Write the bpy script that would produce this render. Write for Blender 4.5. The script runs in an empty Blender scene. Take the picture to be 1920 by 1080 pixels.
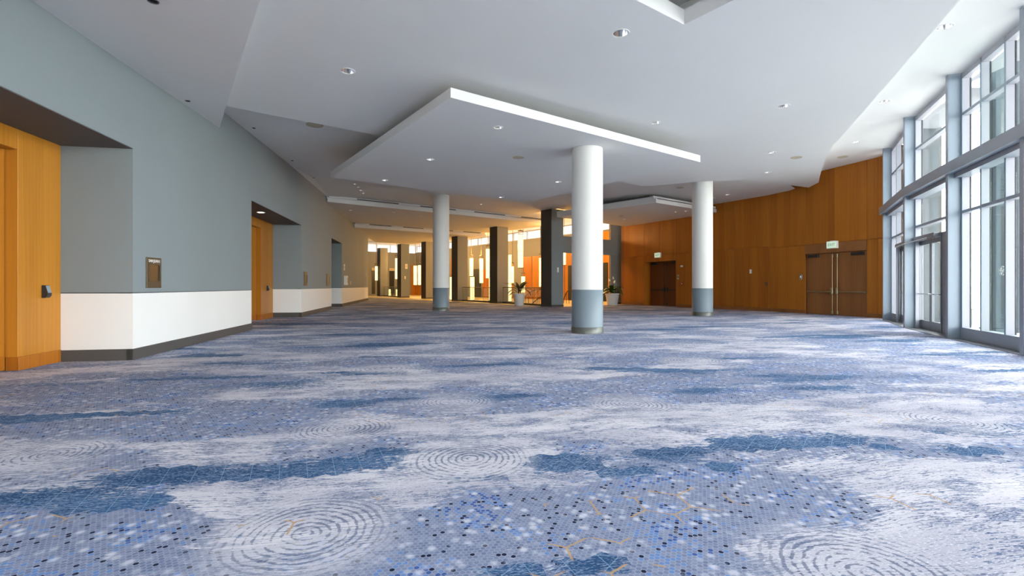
import bpy, bmesh, math, random
from mathutils import Vector, Matrix
random.seed(7)
C = bpy.context.scene
COL = C.collection
PI = math.pi
# ---------------------------------------------------------------- camera, world, exposure
FPX, H, HY = 925.0, 1.2, 536.0
cd = bpy.data.cameras.new('camera'); cam = bpy.data.objects.new('camera', cd); COL.objects.link(cam)
cam.location = (0, 0, H); cam.rotation_euler = (PI/2, 0, 0)
cd.sensor_width = 36.0; cd.lens = FPX/1920*36.0; cd.shift_y = -4/1920
cd.clip_end = 400; cd.clip_start = 0.05
C.camera = cam
W = bpy.data.worlds.new('overcast_sky'); C.world = W; W.use_nodes = True
bg = W.node_tree.nodes['Background']; bg.inputs['Color'].default_value = (1.0, 0.975, 0.94, 1); bg.inputs['Strength'].default_value = 7.0
C.view_settings.view_transform = 'Standard'; C.view_settings.look = 'None'; C.view_settings.gamma = 1
C.view_settings.use_curve_mapping = False
C.view_settings.exposure = 1.2
cy = C.cycles
cy.max_bounces = 10; cy.diffuse_bounces = 6; cy.glossy_bounces = 4; cy.transparent_max_bounces = 12; cy.transmission_bounces = 4
cy.caustics_reflective = False; cy.caustics_refractive = False
cy.sample_clamp_indirect = 6.0

def fl(px, py):
    Y = FPX*H/(py-HY); return Vector(((px-960)/FPX*Y, Y))
# ---------------------------------------------------------------- node helper
class S:
    """A node socket with arithmetic, for writing procedural materials as formulas."""
    def __init__(s, nt, o): s.nt, s.o = nt, o
    def _m(s, op, b=None, c=None):
        n = s.nt.nodes.new('ShaderNodeMath'); n.operation = op
        for i, x in enumerate((s, b, c)):
            if x is None: continue
            if isinstance(x, S): s.nt.links.new(x.o, n.inputs[i])
            else: n.inputs[i].default_value = x
        return S(s.nt, n.outputs[0])
    def __add__(s, b): return s._m('ADD', b)
    def __radd__(s, b): return s._m('ADD', b)
    def __sub__(s, b): return s._m('SUBTRACT', b)
    def __rsub__(s, b): return (s*-1.0)._m('ADD', b)
    def __mul__(s, b): return s._m('MULTIPLY', b)
    def __rmul__(s, b): return s._m('MULTIPLY', b)
    def __truediv__(s, b): return s._m('DIVIDE', b)
    def abs(s): return s._m('ABSOLUTE')
    def max(s, b): return s._m('MAXIMUM', b)
    def min(s, b): return s._m('MINIMUM', b)
    def lt(s, b): return s._m('LESS_THAN', b)
    def gt(s, b): return s._m('GREATER_THAN', b)
    def sin(s): return s._m('SINE')
    def frac(s): return s._m('FRACT')
    def wrap(s, period): return s._m('WRAP', period, 0.0)
    def ss(s, a, b):
        n = s.nt.nodes.new('ShaderNodeMapRange'); n.interpolation_type = 'SMOOTHSTEP'
        s.nt.links.new(s.o, n.inputs['Value']); n.inputs['From Min'].default_value = a; n.inputs['From Max'].default_value = b
        return S(s.nt, n.outputs['Result'])
def xyz(nt, x, y, z=0.0):
    n = nt.nodes.new('ShaderNodeCombineXYZ')
    for i, k in enumerate((x, y, z)):
        if isinstance(k, S): nt.links.new(k.o, n.inputs[i])
        else: n.inputs[i].default_value = k
    return S(nt, n.outputs[0])
def noise(nt, vec, scale=1.0, detail=2.0, rough=0.5):
    n = nt.nodes.new('ShaderNodeTexNoise'); nt.links.new(vec.o, n.inputs['Vector'])
    n.inputs['Scale'].default_value = scale; n.inputs['Detail'].default_value = detail; n.inputs['Roughness'].default_value = rough
    return S(nt, n.outputs['Fac'])
def white(nt, vec):
    n = nt.nodes.new('ShaderNodeTexWhiteNoise'); n.noise_dimensions = '3D'; nt.links.new(vec.o, n.inputs['Vector'])
    return S(nt, n.outputs['Value'])
def mixc(nt, f, a, b):
    n = nt.nodes.new('ShaderNodeMix'); n.data_type = 'RGBA'
    if isinstance(f, S): nt.links.new(f.o, n.inputs[0])
    else: n.inputs[0].default_value = f
    for i, k in ((6, a), (7, b)):
        if isinstance(k, S): nt.links.new(k.o, n.inputs[i])
        else: n.inputs[i].default_value = (*k, 1)
    return S(nt, n.outputs[2])
def new_mat(name):
    m = bpy.data.materials.new(name); m.use_nodes = True
    return m, m.node_tree, m.node_tree.nodes['Principled BSDF']
def pos(nt, kind='Position'):
    if kind == 'Position': o = nt.nodes.new('ShaderNodeNewGeometry').outputs['Position']
    else: o = nt.nodes.new('ShaderNodeTexCoord').outputs['Object']
    sp = nt.nodes.new('ShaderNodeSeparateXYZ'); nt.links.new(o, sp.inputs[0])
    return S(nt, o), S(nt, sp.outputs[0]), S(nt, sp.outputs[1]), S(nt, sp.outputs[2])
def paint(name, col, rough=0.6, metal=0.0, var=0.05, scale=1.2, bump=0.0, spec=0.5):
    m, nt, b = new_mat(name); P, x, y, z = pos(nt)
    f = noise(nt, P, scale, 4)
    d = tuple(c*(1-var) for c in col); l = tuple(min(1, c*(1+var)) for c in col)
    nt.links.new(mixc(nt, f, d, l).o, b.inputs['Base Color'])
    b.inputs['Roughness'].default_value = rough; b.inputs['Metallic'].default_value = metal
    b.inputs['Specular IOR Level'].default_value = spec
    if bump:
        bn = nt.nodes.new('ShaderNodeBump'); bn.inputs['Strength'].default_value = bump; bn.inputs['Distance'].default_value = 0.002
        nt.links.new(noise(nt, P, 220, 3).o, bn.inputs['Height']); nt.links.new(bn.outputs[0], b.inputs['Normal'])
    return m
def glow(name, col, strength):
    m, nt, b = new_mat(name); P, x, y, z = pos(nt)
    f = noise(nt, xyz(nt, x*3.0, y*3.0, z*1.2), 1.0, 2)
    nt.links.new(mixc(nt, f, tuple(c*0.9 for c in col), col).o, b.inputs['Emission Color'])
    b.inputs['Base Color'].default_value = (*col, 1); b.inputs['Emission Strength'].default_value = strength
    return m
def wood(name, a, b_, rough=0.42):
    m, nt, b = new_mat(name); P, x, y, z = pos(nt)
    oi = S(nt, nt.nodes.new('ShaderNodeObjectInfo').outputs['Random'])
    r = oi*37.0
    g = noise(nt, xyz(nt, x*26.0+r, y*26.0, z*0.55+r), 1.0, 5, 0.62)
    big = noise(nt, xyz(nt, x*2.6+r, y*2.6, z*0.12), 1.0, 2)
    strip = white(nt, xyz(nt, ((x*0.9-y*0.9)*2.4+r)._m('FLOOR'), r))
    f = (g*0.55 + big*0.35 + (strip-0.5)*0.16 + (oi-0.5)*0.16 + 0.05).ss(0.15, 0.85)
    nt.links.new(mixc(nt, f, a, b_).o, b.inputs['Base Color'])
    b.inputs['Roughness'].default_value = rough; b.inputs['Specular IOR Level'].default_value = 0.35
    return m
def glassmat(name, tint, gloss=0.06):
    m = bpy.data.materials.new(name); m.use_nodes = True; nt = m.node_tree; nt.nodes.clear()
    out = nt.nodes.new('ShaderNodeOutputMaterial'); t = nt.nodes.new('ShaderNodeBsdfTransparent'); g = nt.nodes.new('ShaderNodeBsdfGlossy')
    lw = nt.nodes.new('ShaderNodeLayerWeight'); lw.inputs['Blend'].default_value = 0.25
    mx = nt.nodes.new('ShaderNodeMixShader'); t.inputs['Color'].default_value = (*tint, 1); g.inputs['Roughness'].default_value = 0.02
    f = (S(nt, lw.outputs['Fresnel'])*0.35 + gloss*0.3)
    nt.links.new(f.o, mx.inputs[0]); nt.links.new(t.outputs[0], mx.inputs[1]); nt.links.new(g.outputs[0], mx.inputs[2]); nt.links.new(mx.outputs[0], out.inputs[0])
    return m

def hexgrid(nt, x, y, s):
    """Hexagon cells of width s: local offset (gx, gy) from the cell's centre and the centre (ix, iy)."""
    sy = s*math.sqrt(3)
    ax = (x+500.0).wrap(s)-s/2; ay = (y+500.0).wrap(sy)-sy/2
    bx = (x+500.0-s/2).wrap(s)-s/2; by = (y+500.0-sy/2).wrap(sy)-sy/2
    k = (ax*ax+ay*ay).lt(bx*bx+by*by)
    gx = bx+(ax-bx)*k; gy = by+(ay-by)*k
    return gx, gy, x-gx, y-gy
def hexedge(gx, gy, s):
    """0 at the cell's centre, 1 on its border."""
    return gx.abs().max((gx.abs()*0.5+gy.abs()*0.8660254))*(2.0/s)

def carpet():
    m, nt, b = new_mat('patterned_carpet'); P, X, Y, Z = pos(nt)
    a = math.radians(9)
    wx = noise(nt, P, 0.9, 2)-0.5
    x = X*math.cos(a)+Y*math.sin(a); y = Y*math.cos(a)-X*math.sin(a)
    yw = y+wx*0.35
    rnd = lambda v, st: (v/st)._m('ROUND')
    ca, sa = math.cos(a), math.sin(a)
    def spot(px, py):
        p = fl(px, py); return p.x*ca+p.y*sa, p.y*ca-p.x*sa
    def blobs(xx, yy, specs):
        out = None
        for px, py, rx, ry in specs:
            cx_, cy_ = spot(px, py); u = (xx-cx_)*(1/rx); v = (yy-cy_)*(1/ry)
            k = 1.0-(u*u+v*v); out = k if out is None else out.max(k)
        return out
    # weave fields
    streak = noise(nt, xyz(nt, x*4.0, yw*70.0), 1.0, 3, 0.65)
    dash = noise(nt, xyz(nt, x*17.0, yw*95.0, 4.0), 1.0, 2, 0.6)
    fine = noise(nt, xyz(nt, x*55.0, y*150.0, 5.0), 1.0, 1, 0.5)
    brk = noise(nt, xyz(nt, x*22.0, y*22.0, 8.0), 1.0, 2)
    tone = noise(nt, xyz(nt, x*0.55, yw*1.9, 3.0), 1.0, 5, 0.65)
    patch = noise(nt, xyz(nt, x*1.6, yw*3.4, 12.0), 1.0, 4, 0.6)
    # tiny hexagons
    s = 0.0255
    gx, gy, ix, iy = hexgrid(nt, x, y, s)
    e = hexedge(gx, gy, s); rid = white(nt, xyz(nt, rnd(ix, s/2), rnd(iy, s*0.8660254), 1.0))
    local = noise(nt, xyz(nt, ix*2.2, iy*3.6, 2.0), 1.0, 3)
    r2 = rid*0.55+(local-0.5)*2.0+0.16
    hexc = mixc(nt, rid, (0.245, 0.285, 0.42), (0.15, 0.185, 0.31))
    hexc = mixc(nt, r2.gt(0.66), hexc, (0.14, 0.25, 0.52))
    hexc = mixc(nt, r2.gt(0.82), hexc, (0.05, 0.11, 0.33))
    hexc = mixc(nt, rid.gt(0.945)*e.lt(0.86), hexc, (0.012, 0.018, 0.05))
    hexc = mixc(nt, e.ss(0.72, 0.95)*0.75, hexc, (0.36, 0.385, 0.48))
    v2 = nt.nodes.new('ShaderNodeTexVoronoi'); v2.feature = 'F1'; v2.inputs['Scale'].default_value = 15.0
    nt.links.new(xyz(nt, x, y*0.9).o, v2.inputs['Vector'])
    halo = S(nt, v2.outputs['Distance']).ss(0.46, 0.08)*(patch+(local-0.5)*0.4).ss(0.34, 0.56)
    hexc = mixc(nt, halo*0.75, hexc, (0.70, 0.70, 0.78))
    hexc = mixc(nt, (dash-0.5+patch*0.5).ss(0.40, 0.47)*0.6, hexc, (0.66, 0.66, 0.74))
    # brushed pale ground
    pale = mixc(nt, tone.ss(0.3, 0.7), (0.44, 0.44, 0.53), (0.74, 0.72, 0.77))
    pale = mixc(nt, (patch+(streak-0.5)*0.5+(dash-0.5)*0.3).ss(0.50, 0.62)*0.6, pale, (0.24, 0.275, 0.41))
    pale = mixc(nt, (streak+(patch-0.5)*0.5).ss(0.50, 0.62)*0.8, pale, (0.19, 0.22, 0.35))
    pale = mixc(nt, (dash+(patch-0.5)*0.5).ss(0.57, 0.64)*0.85, pale, (0.07, 0.105, 0.21))
    pale = mixc(nt, (fine+(streak-0.5)*0.5).ss(0.58, 0.66)*0.7, pale, (0.80, 0.79, 0.84))
    # ripples
    vo = nt.nodes.new('ShaderNodeTexVoronoi'); vo.feature = 'F1'; vo.inputs['Scale'].default_value = 0.80; vo.inputs['Randomness'].default_value = 0.95
    nt.links.new(xyz(nt, x*0.8, y*1.05).o, vo.inputs['Vector'])
    d = S(nt, vo.outputs['Distance'])
    rip = noise(nt, P, 4.0, 2)
    dm = d*1.25+(Y.ss(6.6, 5.4))*2.0
    for px, py in ((880, 860), (575, 1000), (640, 803), (1625, 1075), (850, 753), (90, 853), (1790, 790), (1180, 757)):
        cx_, cy_ = spot(px, py); u = x-cx_; v = y-cy_
        dm = dm.min((u*u+v*v)._m('SQRT'))
    d = dm
    ring = ((d+rip*0.06)*150.0).sin()
    near = d.ss(0.56, 0.25)
    pale = mixc(nt, near*0.30, pale, (0.62, 0.61, 0.68))
    ringm = (ring+(brk-0.5)*3.0+(dash-0.5)*3.2+(patch-0.5)*3.0).ss(0.40, 0.75)*near
    pale = mixc(nt, ringm*0.65, pale, (0.055, 0.085, 0.18))
    hb = blobs(x, y, ((1100, 1010, 1.25, 0.75), (1430, 950, 0.9, 0.5), (330, 800, 1.6, 0.5), (90, 1000, 0.9, 0.45), (800, 1050, 0.9, 0.4), (1500, 700, 3.0, 0.8))).max(0.0)
    wbl = blobs(x, y, ((560, 940, 0.95, 0.5), (880, 855, 0.8, 0.45), (1700, 1040, 0.9, 0.4), (1650, 900, 1.2, 0.5), (1000, 790, 2.0, 0.35), (1700, 760, 2.2, 0.6))).max(0.0)
    hexmask = (noise(nt, xyz(nt, x*0.40, yw*0.85, 21.0), 1.0, 4, 0.6)+hb*0.22-wbl*0.22+(streak-0.5)*0.30+(brk-0.5)*0.16+(dash-0.5)*0.16).ss(0.455, 0.50)
    col = mixc(nt, hexmask*(1.0-near*0.75), pale, hexc)
    # dark blue drifts with a stepped honeycomb border and fine construction lines
    s2 = 0.19
    hx, hy, jx, jy = hexgrid(nt, x, y, s2)
    q1 = noise(nt, xyz(nt, jx*0.36, jy*1.3, 14.0), 1.0, 3, 0.55)
    q2 = noise(nt, xyz(nt, x*0.36, y*1.3, 14.0), 1.0, 3, 0.55)
    ex = jx*0.62+x*0.38; ey = jy*0.62+y*0.38+(patch-0.5)*0.22
    drift = blobs(ex, ey, ((40, 935, 0.60, 0.16), (215, 945, 0.30, 0.17), (330, 892, 0.62, 0.17), (520, 885, 0.45, 0.12), (640, 873, 0.50, 0.13), (730, 852, 0.30, 0.10),
        (880, 898, 0.30, 0.075), (1062, 866, 0.34, 0.17), (1180, 880, 0.30, 0.09), (1255, 850, 0.35, 0.17), (1350, 872, 0.18, 0.10), (1420, 832, 0.50, 0.17), (1560, 825, 0.40, 0.13), (1650, 838, 0.16, 0.07),
        (1835, 806, 0.55, 0.13), (1810, 843, 0.28, 0.10), (655, 756, 0.42, 0.17), (740, 748, 0.45, 0.09), (930, 746, 0.60, 0.13), (1310, 733, 0.50, 0.16), (1540, 727, 0.7, 0.18), (190, 778, 0.85, 0.14), (30, 786, 0.45, 0.16),
        (440, 707, 0.7, 0.16), (960, 693, 0.6, 0.16), (1130, 690, 0.9, 0.16), (1110, 1062, 0.14, 0.07), (960, 1078, 0.16, 0.06), (310, 710, 0.6, 0.12), (1440, 683, 0.6, 0.14)))
    dk = (drift.max(-0.35)*0.13+0.553+(patch-0.5)*0.10+(q1*0.7+q2*0.3-0.548)*1.3*Y.ss(4.6, 7.0)+(streak-0.5)*0.26+(dash-0.5)*0.26+(brk-0.5)*0.12).ss(0.55, 0.585)
    dark = mixc(nt, tone.ss(0.35, 0.7), (0.022, 0.07, 0.165), (0.045, 0.125, 0.265))
    dark = mixc(nt, (fine+(dash-0.5)*1.0+(patch-0.5)*0.4).ss(0.54, 0.64)*0.7, dark, (0.26, 0.34, 0.50))
    dark = mixc(nt, (streak).ss(0.60, 0.66)*0.5, dark, (0.40, 0.44, 0.58))
    fam = None
    for k in range(3):
        t = k*PI/3+0.26
        l = (((x*math.cos(t)+y*math.sin(t))/0.165).frac()-0.5).abs().lt(0.011)
        fam = l if fam is None else fam.max(l)
    dark = mixc(nt, fam*0.6, dark, (0.30, 0.44, 0.64))
    col = mixc(nt, dk*(1.0-near*ringm.lt(0.4)*0.85), col, dark)
    # gold honeycomb threads
    s3 = 0.26
    kx, ky, lx, ly = hexgrid(nt, x+0.03, y, s3)
    g3 = hexedge(kx, ky, s3).gt(0.958)
    gb = blobs(x, y, ((1120, 1045, 0.36, 0.17), (1290, 945, 0.42, 0.22), (5, 1000, 0.30, 0.2), (715, 940, 0.17, 0.08), (1100, 950, 0.3, 0.1), (150, 882, 0.3, 0.1), (1700, 940, 0.3, 0.1), (520, 990, 0.3, 0.08))).gt(0.0)
    gm = (noise(nt, xyz(nt, x*0.9, y*1.2, 31.0), 1.0, 1).ss(0.60, 0.63)*Y.gt(4.2)*0.6).max(gb)*noise(nt, xyz(nt, x*4.0, y*4.0, 33.0), 1.0, 1).ss(0.42, 0.50)
    col = mixc(nt, g3*gm*0.8, col, (0.54, 0.33, 0.14))
    nt.links.new(col.o, b.inputs['Base Color']); b.inputs['Roughness'].default_value = 0.95
    b.inputs['Specular IOR Level'].default_value = 0.1
    bn = nt.nodes.new('ShaderNodeBump'); bn.inputs['Strength'].default_value = 0.25; bn.inputs['Distance'].default_value = 0.004
    nt.links.new(noise(nt, xyz(nt, x*1.0, y*1.0), 260, 2).o, bn.inputs['Height']); nt.links.new(bn.outputs[0], b.inputs['Normal'])
    return m

M = {}
M['carpet'] = carpet()
M['ceiling'] = paint('white_ceiling_paint', (0.72, 0.715, 0.705), 0.9, var=0.02, spec=0.2)
M['cavity'] = paint('grey_cavity_paint', (0.30, 0.31, 0.33), 0.9)
M['wall'] = paint('blue_grey_wall_paint', (0.225, 0.258, 0.27), 0.7, var=0.03, bump=0.05, spec=0.3)
M['taupe'] = paint('taupe_pillar_paint', (0.235, 0.245, 0.245), 0.7, var=0.03, spec=0.3)
M['wainscot'] = paint('white_wainscot_paint', (0.80, 0.80, 0.78), 0.45, var=0.02)
M['base'] = paint('dark_baseboard', (0.075, 0.07, 0.066), 0.5)
M['line'] = paint('dark_reveal', (0.04, 0.045, 0.05), 0.5)
M['colwhite'] = paint('cream_column_paint', (0.72, 0.715, 0.68), 0.55, var=0.02, spec=0.3)
M['colgrey'] = paint('column_band_paint', (0.19, 0.24, 0.275), 0.5, var=0.03)
M['colring'] = paint('column_base_ring', (0.13, 0.135, 0.12), 0.35, metal=0.2)
M['wood'] = wood('cherry_veneer', (0.29, 0.084, 0.006), (0.49, 0.172, 0.016))
M['woodlight'] = wood('honey_veneer', (0.34, 0.12, 0.008), (0.54, 0.225, 0.024))
M['wooddark'] = wood('dark_door_veneer', (0.10, 0.028, 0.006), (0.17, 0.05, 0.010))
M['wooddoor'] = wood('brown_door_veneer', (0.21, 0.08, 0.024), (0.33, 0.135, 0.042))
M['steel'] = paint('blue_grey_steel', (0.27, 0.33, 0.39), 0.42, metal=0.15, var=0.03)
M['beam'] = paint('dark_blue_grey_steel', (0.25, 0.285, 0.335), 0.42, metal=0.15, var=0.03)
M['mullion'] = paint('pale_mullion_paint', (0.34, 0.345, 0.39), 0.45, var=0.02)
M['gasket'] = paint('black_gasket', (0.03, 0.032, 0.036), 0.6)
M['doorframe'] = paint('grey_door_frame', (0.22, 0.235, 0.26), 0.4, metal=0.3)
M['chrome'] = paint('brushed_metal', (0.62, 0.62, 0.62), 0.22, metal=1.0)
M['brass'] = paint('dull_brass', (0.42, 0.34, 0.20), 0.3, metal=0.9)
M['bronze'] = paint('bronze_plate', (0.125, 0.093, 0.055), 0.4, metal=0.4)
M['screen'] = paint('brown_screen', (0.115, 0.062, 0.022), 0.3)
M['black'] = paint('black_plastic', (0.018, 0.018, 0.02), 0.4)
M['plate'] = paint('ivory_plastic', (0.80, 0.79, 0.75), 0.4)
M['red'] = paint('red_plastic', (0.45, 0.05, 0.03), 0.4)
M['tan'] = paint('tan_grille', (0.50, 0.44, 0.33), 0.7)
M['glass'] = glassmat('clear_glass', (0.93, 0.965, 0.98))
M['glassblue'] = glassmat('green_tinted_glass', (0.86, 0.93, 0.93))
M['lantern'] = glow('lantern_shade', (1.0, 0.83, 0.36), 1.0)
M['bulb'] = glow('lamp_face', (1.0, 0.93, 0.80), 4.0)
M['reflector'] = paint('lamp_reflector', (0.80, 0.80, 0.82), 0.16, metal=1.0)
M['signface'] = glow('exit_sign_face', (0.62, 0.80, 0.62), 0.25)
M['green'] = paint('green_letters', (0.06, 0.33, 0.20), 0.5)
M['pot'] = paint('white_pot', (0.72, 0.72, 0.70), 0.45)
M['soil'] = paint('dark_soil', (0.03, 0.022, 0.016), 0.9, scale=30, var=0.4)
M['leafdark'] = paint('dark_leaf', (0.035, 0.045, 0.022), 0.4, scale=20, var=0.4)
M['leaf'] = paint('green_leaf', (0.05, 0.12, 0.025), 0.4, scale=20, var=0.4)
M['petal'] = paint('white_petal', (0.8, 0.78, 0.7), 0.5)
M['tile'] = paint('polished_tan_tile', (0.72, 0.58, 0.32), 0.4, var=0.08)
M['ground'] = paint('pale_paving', (0.62, 0.62, 0.60), 0.8, var=0.06)
M['tower'] = paint('dark_glass_facade', (0.032, 0.042, 0.050), 0.7, var=0.05, spec=0.1)
M['greybuild'] = paint('grey_facade', (0.062, 0.068, 0.068), 0.7, var=0.05, spec=0.1)
M['shading'] = paint('painted_side_shading', (0.055, 0.052, 0.046), 0.6, var=0.06)  # near-black colour standing in for shade on the pillars' left faces
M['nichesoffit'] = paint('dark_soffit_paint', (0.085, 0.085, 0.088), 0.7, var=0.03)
M['slot'] = paint('black_slot', (0.05, 0.05, 0.05), 0.6)

# ---------------------------------------------------------------- mesh helpers
def link(name, bm, mat, parent=None):
    me = bpy.data.meshes.new(name); bmesh.ops.recalc_face_normals(bm, faces=bm.faces[:]); bm.to_mesh(me); bm.free()
    me.materials.append(mat); o = bpy.data.objects.new(name, me); COL.objects.link(o)
    if parent: o.parent = parent
    return o
def smooth(o):
    for p in o.data.polygons: p.use_smooth = True
    return o
def quadbox(bm, q, z0, z1):
    """A box over a plan quad (four XY points); z0/z1 may be numbers or functions of XY."""
    f0 = z0 if callable(z0) else (lambda x, y: z0); f1 = z1 if callable(z1) else (lambda x, y: z1)
    n = len(q)
    lo = [bm.verts.new((p[0], p[1], f0(p[0], p[1]))) for p in q]; hi = [bm.verts.new((p[0], p[1], f1(p[0], p[1]))) for p in q]
    bm.faces.new(lo); bm.faces.new(hi[::-1])
    for i in range(n):
        j = (i+1) % n; bm.faces.new((lo[i], lo[j], hi[j], hi[i]))
def box(bm, x0, x1, y0, y1, z0, z1): quadbox(bm, [(x0, y0), (x1, y0), (x1, y1), (x0, y1)], z0, z1)
def B(): return bmesh.new()
def bevel(bm, w, seg=1):
    bmesh.ops.bevel(bm, geom=bm.edges[:], offset=w, segments=seg, affect='EDGES', clamp_overlap=True); return bm
def boxo(name, mat, parent, dims, bev=0.0):
    bm = B(); box(bm, *dims)
    if bev: bevel(bm, bev)
    return link(name, bm, mat, parent)
def lathe(bm, prof, n=32, x=0, y=0, close=False):
    rings = []
    for r, z in prof:
        if r < 1e-6: rings.append([bm.verts.new((x, y, z))])
        else: rings.append([bm.verts.new((x+r*math.cos(2*PI*i/n), y+r*math.sin(2*PI*i/n), z)) for i in range(n)])
    for a, b in zip(rings, rings[1:]):
        for i in range(n):
            j = (i+1) % n
            va, vb = (a[i % len(a)], a[j % len(a)]), (b[i % len(b)], b[j % len(b)])
            vs = []
            for v in (va[0], va[1], vb[1], vb[0]):
                if v not in vs: vs.append(v)
            if len(vs) > 2: bm.faces.new(vs)
def latheo(name, mat, parent, prof, n=32, sm=True):
    bm = B(); lathe(bm, prof, n); o = link(name, bm, mat, parent)
    if sm:
        for p in o.data.polygons: p.use_smooth = abs(p.normal.z) < 0.95
    return o
def tube(bm, pts, r, n=8):
    pts = [Vector(p) for p in pts]; rings = []
    for i, p in enumerate(pts):
        t = (pts[min(i+1, len(pts)-1)]-pts[max(i-1, 0)]).normalized()
        u = t.cross(Vector((0, 0, 1)) if abs(t.z) < 0.95 else Vector((1, 0, 0))).normalized(); v = t.cross(u)
        rings.append([bm.verts.new(p+u*r*math.cos(2*PI*k/n)+v*r*math.sin(2*PI*k/n)) for k in range(n)])
    for a, b in zip(rings, rings[1:]):
        for k in range(n): bm.faces.new((a[k], a[(k+1) % n], b[(k+1) % n], b[k]))
    bm.faces.new(rings[0]); bm.faces.new(rings[-1][::-1])
def tubeo(name, mat, parent, pts, r, n=8):
    bm = B(); tube(bm, pts, r, n); return link(name, bm, mat, parent)
def tag(o, label, cat, group=None):
    o['label'] = label; o['category'] = cat
    if group: o['group'] = group
    return o
def thing(name, loc, rz, label, cat, group=None):
    o = bpy.data.objects.new(name, None); COL.objects.link(o); o.location = loc; o.rotation_euler = (0, 0, rz); o.empty_display_size = 0.2
    return tag(o, label, cat, group)
def struct(o): o['kind'] = 'structure'; return o
def sroot(name, loc=(0, 0, 0), rz=0):
    o = bpy.data.objects.new(name, None); COL.objects.link(o); o.location = loc; o.rotation_euler = (0, 0, rz); o.empty_display_size = 0.2
    return struct(o)
def copy_tree(o, parent=None):
    c = o.copy(); COL.objects.link(c)
    if parent: c.parent = parent
    for ch in o.children: copy_tree(ch, c)
    return c
def text(name, s, size, mat, parent, mat4, depth=0.002):
    cu = bpy.data.curves.new(name, 'FONT'); cu.body = s; cu.size = size; cu.align_x = 'CENTER'; cu.align_y = 'CENTER'; cu.extrude = depth
    t = bpy.data.objects.new(name, cu); COL.objects.link(t)
    dg = bpy.context.evaluated_depsgraph_get(); me = bpy.data.meshes.new_from_object(t.evaluated_get(dg))
    bpy.data.objects.remove(t); bpy.data.curves.remove(cu)
    me.transform(mat4); me.materials.clear(); me.materials.append(mat)
    o = bpy.data.objects.new(name, me); COL.objects.link(o); o.parent = parent
    return o
def sheet(bm, outer, holes, zf):
    """A ceiling sheet with holes cut through it."""
    es = []
    for loop in [outer]+holes:
        vs = [bm.verts.new((p[0], p[1], 0)) for p in loop]
        for i in range(len(vs)): es.append(bm.edges.new((vs[i], vs[(i+1) % len(vs)])))
    bmesh.ops.triangle_fill(bm, use_beauty=True, use_dissolve=False, edges=es)
    for v in bm.verts: v.co.z = zf(v.co.x, v.co.y)
def circle(x, y, r, n=20): return [(x+r*math.cos(2*PI*i/n), y+r*math.sin(2*PI*i/n)) for i in range(n)]

# ---------------------------------------------------------------- survey
def on(px, P, d):
    """Distance along the plan line P + t d at which it is seen at column px."""
    q = (px-960)/FPX; return (q*P[1]-P[0])/(d[0]-q*d[1])
def at(px, Y): return Vector(((px-960)/FPX*Y, Y))
U = Vector((0.8, 0.6)); Vv = Vector((-0.6, 0.8))
WP, WD = Vector((-6.14, 7.99)), Vector((-0.178, 1.0)).normalized()      # left wall
WN = Vector((WD.y, -WD.x))                                              # its normal into the hall
def wl(Y): return WP+WD*((Y-WP.y)/WD.y)
def wl_px(px): return WP+WD*on(px, WP, WD)
zmain = lambda x, y: 5.13+0.023*x
zsoff = lambda x, y: 4.63+0.0373*(y-5.92)
zrear = lambda x, y: min(5.6, 5.3+0.0292*(y-12)) if x < 4 else 5.47
ZUP = 6.0

# ---------------------------------------------------------------- floors and ground
p6 = Vector((2.25, 28.1))
bm = B(); edge_a = p6+U*6.9; edge_b = p6+U*0.3+Vv*0.0; edge_c = p6+Vv*45+U*0.3
sheet(bm, [(-30, -10), (4.5, -10), (9.3, 8.4), (10.4, 11.1), (11.7, 14.0), (13.9, 17.5), (13.9, 24), tuple(edge_a), tuple(edge_b), tuple(edge_c), (-36, 64)], [], lambda x, y: 0)
struct(link('floor', bm, M['carpet']))
bm = B(); sheet(bm, [tuple(edge_a), tuple(edge_b), tuple(edge_c), tuple(edge_c+U*14), tuple(edge_b+U*16-Vv*4)], [], lambda x, y: -0.004)
struct(link('floor.001', bm, M['tile']))
bm = B(); box(bm, -90, 140, -80, 160, -0.4, -0.06)
o = link('ground', bm, M['ground']); struct(o)

# ---------------------------------------------------------------- left wall
def wseg(bm, p, q, n, z0, z1, th=0.16):
    """A slab whose face runs p-q and whose body lies on the -n side."""
    quadbox(bm, [tuple(p), tuple(q), tuple(Vector(q)-n*th), tuple(Vector(p)-n*th)], z0, z1)
ND = 1.02
n1a, n1b = wl(2.75), wl(7.99)
n2a, n2b = wl_px(471.5), wl_px(565)
n3a, n3b = wl_px(621.5), wl_px(641)
w_end = wl_px(690)
w_start = wl(-10)
heads = (3.43, 3.54, 3.64)
RAILZ, BASEZ = 1.092, 0.18
fronts = [(w_start, n1a), (n1b, n2a), (n2b, n3a), (n3b, w_end)]
returns = []
for a, b in ((n1a, n1b), (n2a, n2b), (n3a, n3b)):
    returns += [(a-WN*0.2, a-WN*(ND+0.25), WD), (b-WN*(ND+0.25), b-WN*0.2, -WD)]      # near return faces +WD, far return faces -WD
bm = B()
for a, b in fronts: wseg(bm, a, b, WN, RAILZ, 6.6, 0.2)
for a, b, n in returns: wseg(bm, a, b, n, RAILZ, 3.75, 0.2)
for (a, b), hz in zip(((n1a, n1b), (n2a, n2b), (n3a, n3b)), heads):
    quadbox(bm, [tuple(a), tuple(b), tuple(b-WN*(ND+0.3)), tuple(a-WN*(ND+0.3))], hz, 6.6)
wseg(bm, n3a-WN*ND, n3b-WN*ND, WN, RAILZ, 3.7, 0.2)
wleft = struct(link('wall_left', bm, M['wall']))
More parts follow.
